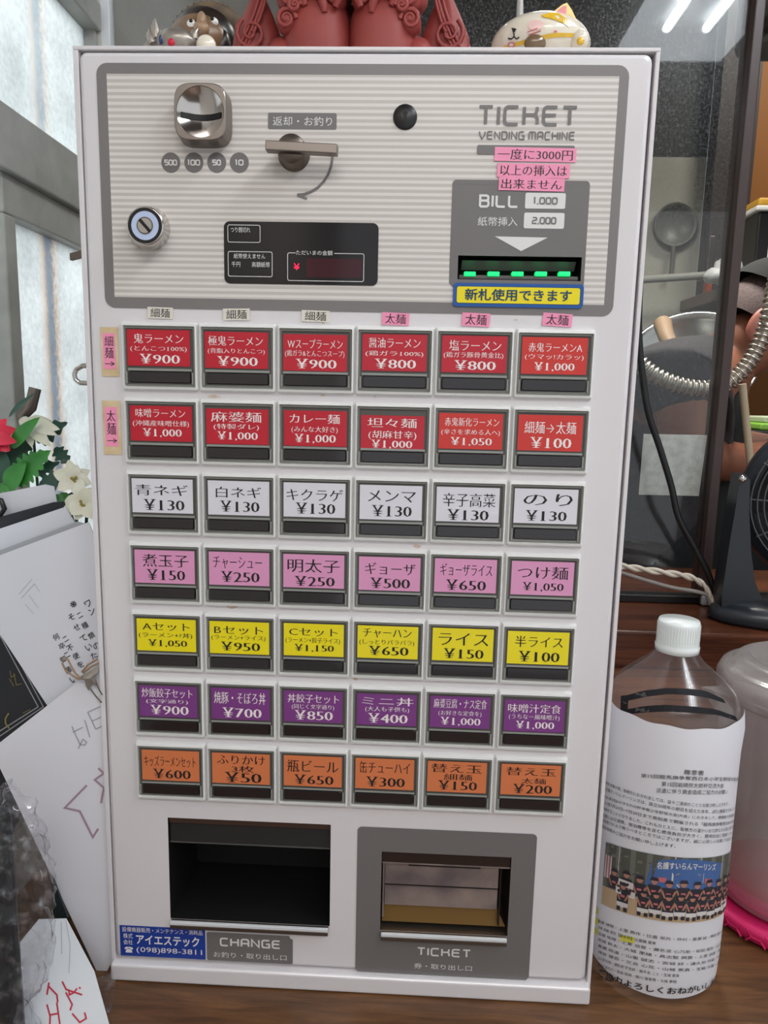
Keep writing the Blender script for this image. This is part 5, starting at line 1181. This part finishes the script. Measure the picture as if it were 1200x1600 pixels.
for k in range(26):
    a = 2 * PI * k / 26; f = lambda d, z, a=a: JC + Vector(((.0895 - abs(z - .009) * .15) * math.cos(a + d), (.0895 - abs(z - .009) * .15) * math.sin(a + d), z))
    b.tube([f(0, .003), f(.05, .009), f(.0, .0145)], .0011, 6); b.tube([f(.05, .009), f(.14, .009), f(.19, .0145)], .0011, 6); b.tube([f(.14, .009), f(.19, .003)], .0011, 6)
put(b.build('pink_base', M['pink_plastic']), ju)

# ------------------------------------------------------------------ on the ledge: desk fan and cords
fn = thing('desk_fan', 'black desk fan standing on the ledge at the right edge', 'fan', (.545, .325, ZL))
hcn = Y(1300, 786, .335); Rf = Y(1300, 786, .335).x - Y(1164, 786, .335).x
b = MB(); Mb = Matrix.Translation((hcn.x, .325, ZL)); pL = on(2, ZL, 1108, 968)
b.lathe([(.0001, .0006), (hcn.x - pL.x - .004, .0006), (hcn.x - pL.x, .005), (hcn.x - pL.x - .004, .017), (hcn.x - pL.x - .020, .024), (.07, .028), (.0001, .029)], 56, 0, True, Mb @ Matrix.Scale(.42, 4, (0, 1, 0))); put(b.build('base', M['fan']), fn)
for s in (1, -1):
    def q(u, v): p = Y(u, v, .325); return Vector((p.x if s > 0 else 2 * hcn.x - p.x, .312, p.z))
    b = MB(); P = [q(u, v) for u, v in ((1150, 741), (1157, 739), (1164, 748), (1163, 800), (1166, 860), (1172, 905), (1185, 938), (1205, 955), (1190, 972), (1120, 968), (1121, 925), (1132, 850), (1142, 790))]
    if s < 0: P = P[::-1]
    b.slab(P[::-1], (0, 1, 0), .026); put(b.build('leg', M['fan']), fn)
Mf = Matrix.Translation((hcn.x, .335, hcn.z)) @ Matrix.Rotation(math.radians(-22), 4, 'Z') @ Matrix.Rotation(PI / 2, 4, 'X')
b = MB(); b.lathe([(Rf - .018, .020), (Rf - .006, .018), (Rf, .008), (Rf, -.012), (Rf - .005, -.020), (Rf - .014, -.022), (Rf - .010, -.012), (Rf - .010, .008), (Rf - .018, .020)], 64, 0, True, Mf)
put(b.build('shroud', M['fan']), fn)
b = MB()
for k in range(10):
    r = Rf - .014 - k * (Rf - .03) / 10; b.tube([Mf @ Vector((r * math.cos(2 * PI * i / 48), r * math.sin(2 * PI * i / 48), .021 + .006 * (1 - (r / Rf) ** 2))) for i in range(49)], .0011, 6)
for k in range(12):
    a = 2 * PI * k / 12; b.tube([Mf @ Vector((r * math.cos(a), r * math.sin(a), .0205 + .006 * (1 - (r / Rf) ** 2))) for r in (.016, Rf * .5, Rf - .012)], .0012, 6)
b.lathe([(.022, .024), (.021, .030), (.0001, .031)], 24, 0, True, Mf); put(b.build('grille', mat('grille_grey', (78, 80, 84), .35)), fn)
b = MB(); b.lathe([(.020, -.02), (.020, .022), (.0001, .026)], 20, 0, True, Mf)
for k in range(5):
    a0_ = 2 * PI * k / 5; b.grid(lambda u, v: Mf @ Vector(((.018 + v * (Rf - .034)) * math.cos(a0_ + u * .9), (.018 + v * (Rf - .034)) * math.sin(a0_ + u * .9), -.004 - .014 * u)), 8, 6, 0, True)
put(b.build('blades', M['black']), fn)
b = MB(); p = Y(1160, 748, .311); b.ball((p.x, .310, p.z), .0045, .004, .0045, 0, 12, 8); put(b.build('pivot_screw', M['chrome']), fn)

def smooth_path(P, n=6):
    out = []
    for i in range(len(P) - 1):
        p0, p1, p2, p3 = P[max(i - 1, 0)], P[i], P[i + 1], P[min(i + 2, len(P) - 1)]
        for k in range(n):
            t = k / n; out.append(.5 * ((2 * p1) + (p2 - p0) * t + (2 * p0 - 5 * p1 + 4 * p2 - p3) * t * t + (3 * p1 - p0 - 3 * p2 + p3) * t ** 3))
    return out + [P[-1]]
P = [Y(u, v, .345) for u, v in ((1000, 440), (998, 500), (1001, 560), (1012, 640), (1031, 700), (1049, 760), (1060, 808), (1085, 855), (1105, 893), (1116, 922), (1124, 944))] + [Vector((Y(1150, 955, .345).x, .345, ZL + .0045))]
b = MB(); b.tube(smooth_path(P), .0040, 10); tag(b.build('black_hose', M['cable']), 'black rubber cable hanging in front of the glass beside the machine', 'cable')
P = smooth_path([Y(u, v, .338) for u, v in ((940, 880), (968, 884), (1000, 889), (1040, 895), (1075, 901), (1097, 912), (1108, 928), (1113, 942))], 10)
b = MB()
for s in (0, PI): b.tube([p + Vector((0, math.cos(i * .42 + s), math.sin(i * .42 + s))) * .0022 for i, p in enumerate(P)], .0024, 8)
tag(b.build('twisted_cord', M['cord']), 'beige twisted electric cord running along the ledge', 'cord')
P = smooth_path([Y(u, v, .338) for u, v in ((940, 886), (975, 896), (1010, 907), (1050, 918), (1085, 924), (1104, 930), (1110, 944))], 6)
b = MB(); b.tube(P, .0026, 8); tag(b.build('grey_cord', M['cord_gray']), 'plain grey cord just below the twisted beige one', 'cord')
p = on(2, ZL, 1106, 946); b = MB(); b.box(p.x - .010, p.x + .010, p.y - .006, p.y + .010, ZL + .0004, ZL + .014, 0, .003, 3); b.box(p.x - .004, p.x + .004, p.y - .008, p.y - .0055, ZL + .004, ZL + .010, 1, .001)
tag(b.build('cord_plug', [M['sleeve'], M['black']]), 'small pale plug lying on the ledge by the foot of the fan', 'plug')
b = MB(); P = [Y(u, v, .4005) for u, v in ((1006, 678), (1105, 680), (1092, 775), (998, 773))]; b.slab(P[::-1], (0, 1, 0), .0008)  # thin pale slab put in for the whitish square behind the pane
tag(b.build('whitish_square', mat('speckled_white', (246, 242, 234), .7, var=(90, (214, 208, 198)))), 'blank whitish square on the back of the glass', 'paper')

# ------------------------------------------------------------------ kitchen behind the glass
zw = Y(1195, 672, 1.10).z
b = MB(); b.box(-.30, 2.2, 1.05, 1.50, zw - .04, zw, 0, .003); b.box(-.30, 2.2, 1.09, 1.50, -.95, zw - .041, 0)
tag(b.build('kitchen_worktop', mat('worktop_dark', (26, 26, 28), .4)), 'dark kitchen worktop the cook leans over', 'worktop')
p = Y(1188, 668, 1.06); b = MB(); b.box(p.x, p.x + .30, 1.06, 1.24, zw + .0005, zw + .016, 0, .004); b.box(p.x + .012, p.x + .25, 1.07, 1.20, zw + .0165, zw + .03, 1, .003)
tag(b.build('green_tray', [M['green_tray'], mat('tray_pale', (168, 178, 150), .5)]), 'green tray on the worktop behind the hands of the cook', 'tray')
p = Y(1098, 520, 1.18); b = MB()
Mw = Matrix.Translation((p.x, 1.25, zw + .150)) @ Matrix.Rotation(math.radians(52), 4, 'X') @ Matrix.Rotation(math.radians(-22), 4, 'Y')
b.lathe([(.001, -.085), (.06, -.082), (.11, -.058), (.142, -.015), (.150, .0), (.155, .001), (.155, .004), (.149, .003), (.140, -.013), (.108, -.054), (.058, -.078), (.001, -.081)], 56, 0, True, Mw)
tag(b.build('mixing_bowl', M['bowl']), 'large steel mixing bowl tilted behind the cook', 'bowl')
p = Y(1024, 548, 1.08); b = MB(); b.ball((p.x - .010, 1.16, zw + .068), .042, .045, .068, 0, 26, 18, fn=lambda d: 1 + .12 * math.sin(7 * d.x + 3 * d.z) * math.cos(5 * d.y))
tag(b.build('white_bag', M['bag_white']), 'crumpled white plastic bag on the worktop left of the cook', 'bag')
p, q = Y(1028, 505, 1.16), Y(1062, 560, 1.06); b = MB(); b.tube([p + Vector((.01, 0, 0)), p.lerp(q, .4), q, (q.x + .02, 1.064, zw + .013)], [.020, .017, .012, .011], 12)
tag(b.build('wooden_pestle', mat('pestle_wood', (150, 122, 92), .6)), 'wooden pestle leaning beside the white bag', 'pestle')
b = MB(); p, q = Y(940, 441, 1.86), Y(1106, 430, 1.86); b.tube([(p.x, 1.86, p.z), (q.x, 1.86, q.z)], .012, 12); b.tube([(q.x, 1.86, q.z), (q.x, 1.93, q.z)], .010, 10)
tag(b.build('wall_pipe', mat('grey_pipe', (170, 170, 164), .45)), 'pale grey pipe running across the kitchen wall', 'pipe')
p = Y(1057, 350, 1.97); b = MB(); Mp = Matrix.Translation((p.x, 1.995, p.z)) @ Matrix.Rotation(PI / 2, 4, 'X')
b.lathe([(.068, 0), (.070, .02), (.066, .022), (.060, .008), (.0001, .006)], 40, 0, True, Mp); b.tube([Mp @ Vector((0, -.066, .014)), Mp @ Vector((0, -.16, .014))], .008, 8)
tag(b.build('hanging_pan', mat('grey_pan', (112, 112, 106), .4)), 'round grey pan hanging on the kitchen wall', 'pan')
p = Y(1106, 450, 1.92); b = MB(); b.box(p.x - .012, p.x + .010, 1.912, 1.9295, p.z - .03, p.z + .03, 0, .004); b.box(p.x - .008, p.x + .008, 1.918, 1.922, p.z + .03, p.z + .16, 1, .001)
tag(b.build('kitchen_knife', [M['knife_orange'], M['steel']]), 'orange-handled kitchen knife on the dark column', 'knife')
p = Y(1152, 438, 1.5); zs_ = p.z
b = MB(); b.box(p.x, 2.2, 1.50, 1.92, zs_ - .035, zs_, 0, .003); b.box(1.12, 1.15, 1.90, 1.99, zs_ - .12, zs_ - .036); b.box(1.9, 1.93, 1.90, 1.99, zs_ - .12, zs_ - .036); b.box(1.10, 2.2, 1.92, 1.992, zs_ - .035, zs_)
tag(b.build('wall_shelf', mat('shelf_brown', (96, 76, 58), .5)), 'brown wall shelf with boxes and bags at the right edge', 'shelf')
p0, p1 = Y(1181, 412, 1.54), Y(1174, 330, 1.54); bxr = thing('storage_box', 'black storage box with an ochre lid on the wall shelf', 'box', (p0.x + .08, 1.60, zs_))
b = MB(); b.box(p0.x - .004, p0.x + .2, 1.54, 1.70, zs_ + .0005, p1.z, 0, .004); b.box(p0.x + .028, p0.x + .14, 1.5385, 1.5400, zs_ + .03, p1.z - .03, 1); put(b.build('box_body', [M['black'], M['paper']]), bxr)
b = MB(); b.box(p0.x - .016, p0.x + .212, 1.53, 1.71, p1.z + .0005, p1.z + .014, 1, .004); b.box(p0.x - .010, p0.x + .206, 1.535, 1.705, p1.z + .0145, p1.z + .035, 0, .006); put(b.build('lid', [M['lid_yellow'], M['bag_white']]), bxr)
p = Y(1160, 405, 1.55); b = MB(); b.ball((p.x - .018, 1.60, zs_ + .040), .036, .05, .040, 0, 28, 18, fn=lambda d: 1 + .10 * math.sin(6 * d.x + 4 * d.z) * math.cos(6 * d.y + 1)); b.ball((p.x - .05, 1.57, zs_ + .022), .045, .04, .022, 0, 22, 12, fn=lambda d: 1 + .1 * math.sin(9 * d.x))
tag(b.build('white_bag', M['bag_white']), 'crumpled white bag on the wall shelf beside the black box', 'bag')
p = Y(1139, 103, .74); b = MB(); b.box(p.x, 1.9, .62, .74, p.z, 2.1995, 0, .02, 4)
tag(b.build('range_hood', mat('hood_black', (30, 29, 29), .4)), 'black hood hanging over the kitchen at the upper right corner', 'hood')
b = MB()
for l in ([(246, -20), (238, 80)], [(266, -20), (262, 80)], [(270, -10), (330, 60)], [(246, 60), (300, -20)], [(300, -20), (300, 60)]): b.tube([Y(u, v, .95) for u, v in l], .0035, 8)
P = [Y(u, -30, .95) for u in (236, 330)]; b.tube(P, .005, 8)
for p in P: b.tube([p, (p.x, .95, 2.2)], .004, 8)
tag(b.build('wire_rack', mat('rack_grey', (58, 62, 70), .4)), 'grey wire rack hanging in the dark kitchen at the upper left', 'rack')
# corrugated gas hose
P = [Vector((Y(955, 520, .47).x, .47, ZL + .012))] + [Y(u, v, .47) for u, v in ((958, 470), (968, 520), (988, 553), (1012, 579), (1045, 597), (1080, 606), (1112, 607), (1140, 597), (1164, 575), (1183, 545), (1196, 512), (1204, 480))]
P += [Y(1230, 360, .50), Y(1250, 240, .56), Y(1255, 150, .66), Vector((Y(1255, 130, .66).x, .66, Y(1139, 103, .74).z - .013))]
S = smooth_path(P, 60); acc = 0; R = []
for i, p in enumerate(S):
    if i: acc += (p - S[i - 1]).length
    R.append(.0098 + .0022 * math.sin(2 * PI * acc / .0078))
keep = [0]
for i in range(1, len(S)):
    if (S[i] - S[keep[-1]]).length > .0012: keep.append(i)
b = MB(); b.tube([S[i] for i in keep], [R[i] for i in keep], 14); tag(b.build('gas_hose', mat('hose_steel', (190, 182, 170), .3, metal=.85)), 'corrugated steel gas hose sagging across behind the glass', 'hose')

# ------------------------------------------------------------------ the cook
def skin_body(name, V, Ed, Rd, m, parent, lv=2):
    me = bpy.data.meshes.new('s'); me.from_pydata([tuple(v) for v in V], Ed, [])
    o = bpy.data.objects.new('s', me); COL.objects.link(o)
    sk = o.modifiers.new('k', 'SKIN'); su = o.modifiers.new('u', 'SUBSURF'); su.levels = lv
    for i, r in enumerate(Rd):
        d = me.skin_vertices[0].data[i]; d.radius = r if hasattr(r, '__len__') else (r, r); d.use_root = (i == 0)
    dg = bpy.context.evaluated_depsgraph_get(); dg.update()
    m2 = bpy.data.meshes.new_from_object(o.evaluated_get(dg)); bpy.data.objects.remove(o)
    m2.name = name; m2.materials.clear(); m2.materials.append(m)
    for p in m2.polygons: p.use_smooth = True; p.material_index = 0
    n = bpy.data.objects.new(name, m2); COL.objects.link(n)
    if parent: put(n, parent)
    return n
py = .80
hd = Y(1206, 520, py)                                # head centre
nk = Y(1142, 560, py); up_ = Y(1098, 578, py)
shR, shL = Y(1052, 592, .690), Vector((up_.x - .02, .93, up_.z - .01))
pel = Vector((.40, .84, -.02)); sp = Vector((.425, .83, .20)); chs = Vector((.49, .815, .40))
elR, wrR = Y(1086, 716, .665), Y(1160, 722, .735)
elL = Vector((elR.x + .06, .97, elR.z + .01)); wrL = Vector((wrR.x + .05, .90, wrR.z + .02))
V = [pel, sp, chs, up_, nk, hd + Vector((-.045, 0, -.005)), hd, hd + Vector((.045, 0, -.045)), hd + Vector((.0, 0, .045)),
     shR, elR, wrR, shL, elL, wrL]
Ed = [(0, 1), (1, 2), (2, 3), (3, 4), (4, 5), (5, 6), (6, 7), (6, 8), (3, 9), (9, 10), (10, 11), (3, 12), (12, 13), (13, 14)]
Rd = [(.13, .15), (.115, .14), (.11, .14), (.085, .10), (.058, .055), (.078, .075), (.088, .078), (.060, .055), (.070, .066), .062, .046, .034, .062, .046, .034]
def hand(w, d, side):
    """palm, four fingers and a thumb after wrist index w, reaching along d"""
    d = d.normalized(); s = Vector((0, side, 0)); dn = Vector((.25, 0, -1)).normalized(); o = V[w]; k = len(V)
    V.append(o + d * .055); Ed.append((w, k)); Rd.append((.036, .022))
    for i, (off, L) in enumerate(((-.030, .062), (-.010, .072), (.010, .068), (.028, .052))):
        b0 = V[k] + s * off + d * .022; a = len(V)
        V.extend([b0, b0 + d * L * .5 + dn * .006, b0 + d * L * .8 + dn * .028]); Ed.extend([(k, a), (a, a + 1), (a + 1, a + 2)]); Rd.extend([.0105, .0092, .0078])
    a = len(V); V.extend([o + d * .035 + s * .040 * -side * side + Vector((0, 0, -.010)), o + d * .070 + s * -.052 + dn * .022]); Ed.extend([(k, a), (a, a + 1)]); Rd.extend([.012, .009])
hand(11, Vector((.85, .12, .42)), 1)
hand(14, Vector((.9, -.15, .10)), -1)
for y in (.75, .93):                                # legs down to the kitchen floor
    a = len(V); V.extend([Vector((.41, y, -.12)), Vector((.43, y, -.50)), Vector((.41, y, -.88)), Vector((.52, y, -.92))]); Ed.extend([(0, a), (a, a + 1), (a + 1, a + 2), (a + 2, a + 3)]); Rd.extend([.10, .07, .05, .028])
person = skin_body('person', V, Ed, Rd, M['skin'], None)
tag(person, 'person in a dark T-shirt and black cap, bent over a worktop behind the glass', 'person')
V2 = [pel + Vector((0, 0, -.06)), sp, chs, up_ + Vector((-.004, 0, -.004)), up_.lerp(nk, .55), shR, shR.lerp(elR, .60), shL, shL.lerp(elL, .85)]
skin_body('shirt', V2, [(0, 1), (1, 2), (2, 3), (3, 4), (3, 5), (5, 6), (3, 7), (7, 8)], [(.150, .165), (.135, .158), (.128, .158), (.102, .116), (.064, .062), .080, .066, .080, .066], M['shirt'], person)
ap_ = [pel + Vector((.03, 0, -.60)), pel + Vector((.03, 0, -.2)), pel + Vector((.035, 0, .10)), Vector((.475, .83, .24)), Y(1118, 740, .80), Y(1123, 650, .79), Y(1118, 585, .79)]
skin_body('apron', ap_, [(0, 1), (1, 2), (2, 3), (3, 4), (4, 5), (5, 6)], [(.17, .20), (.165, .185), (.150, .150), (.142, .150), (.050, .10), (.046, .09), (.040, .07)], M['capcloth'], person)
def cap_grid(f, m, name, nu=26, nv=12):
    b = MB(); b.grid(f, nu, nv, 0, True, wrap=True); return put(b.build(name, m), person)
tl = Matrix.Rotation(math.radians(38), 3, 'Y')       # head bowed towards the work
def dome(rx, ry, rz, c, lo):
    def f(a, t):
        ph_ = lo + (PI / 2 - lo) * t; th = 2 * PI * a
        return c + tl @ Vector((rx * math.cos(ph_) * math.cos(th), ry * math.cos(ph_) * math.sin(th), rz * math.sin(ph_)))
    return f
cap_grid(dome(.096, .086, .096, hd + Vector((-.004, 0, .012)), -.30), M['hair'], 'hair')
cap_grid(dome(.112, .098, .112, hd + Vector((.002, 0, .018)), .18), M['capcloth'], 'cap')
ec = Y(1186, 506, py - .082)
b = MB(); Me = Matrix.Rotation(math.radians(28), 3, 'Y')
b.ball(ec, .017, .009, .030, 0, 18, 12, M=Me.to_4x4()); b.ball(ec + Vector((.004, -.006, .001)), .009, .005, .017, 1, 12, 8, M=Me.to_4x4())
put(b.build('ear', [M['ear_skin'], mat('ear_hollow', (150, 92, 78), .5)]), person)
p = Y(1172, 640, .78); b = MB(); b.tube([Y(1160, 600, .62), Y(1164, 640, .62), Y(1174, 740, .62)], .006, 8)
tag(b.build('wooden_stick', M['stick']), 'pale wooden stick held upright in front of the cook', 'stick')
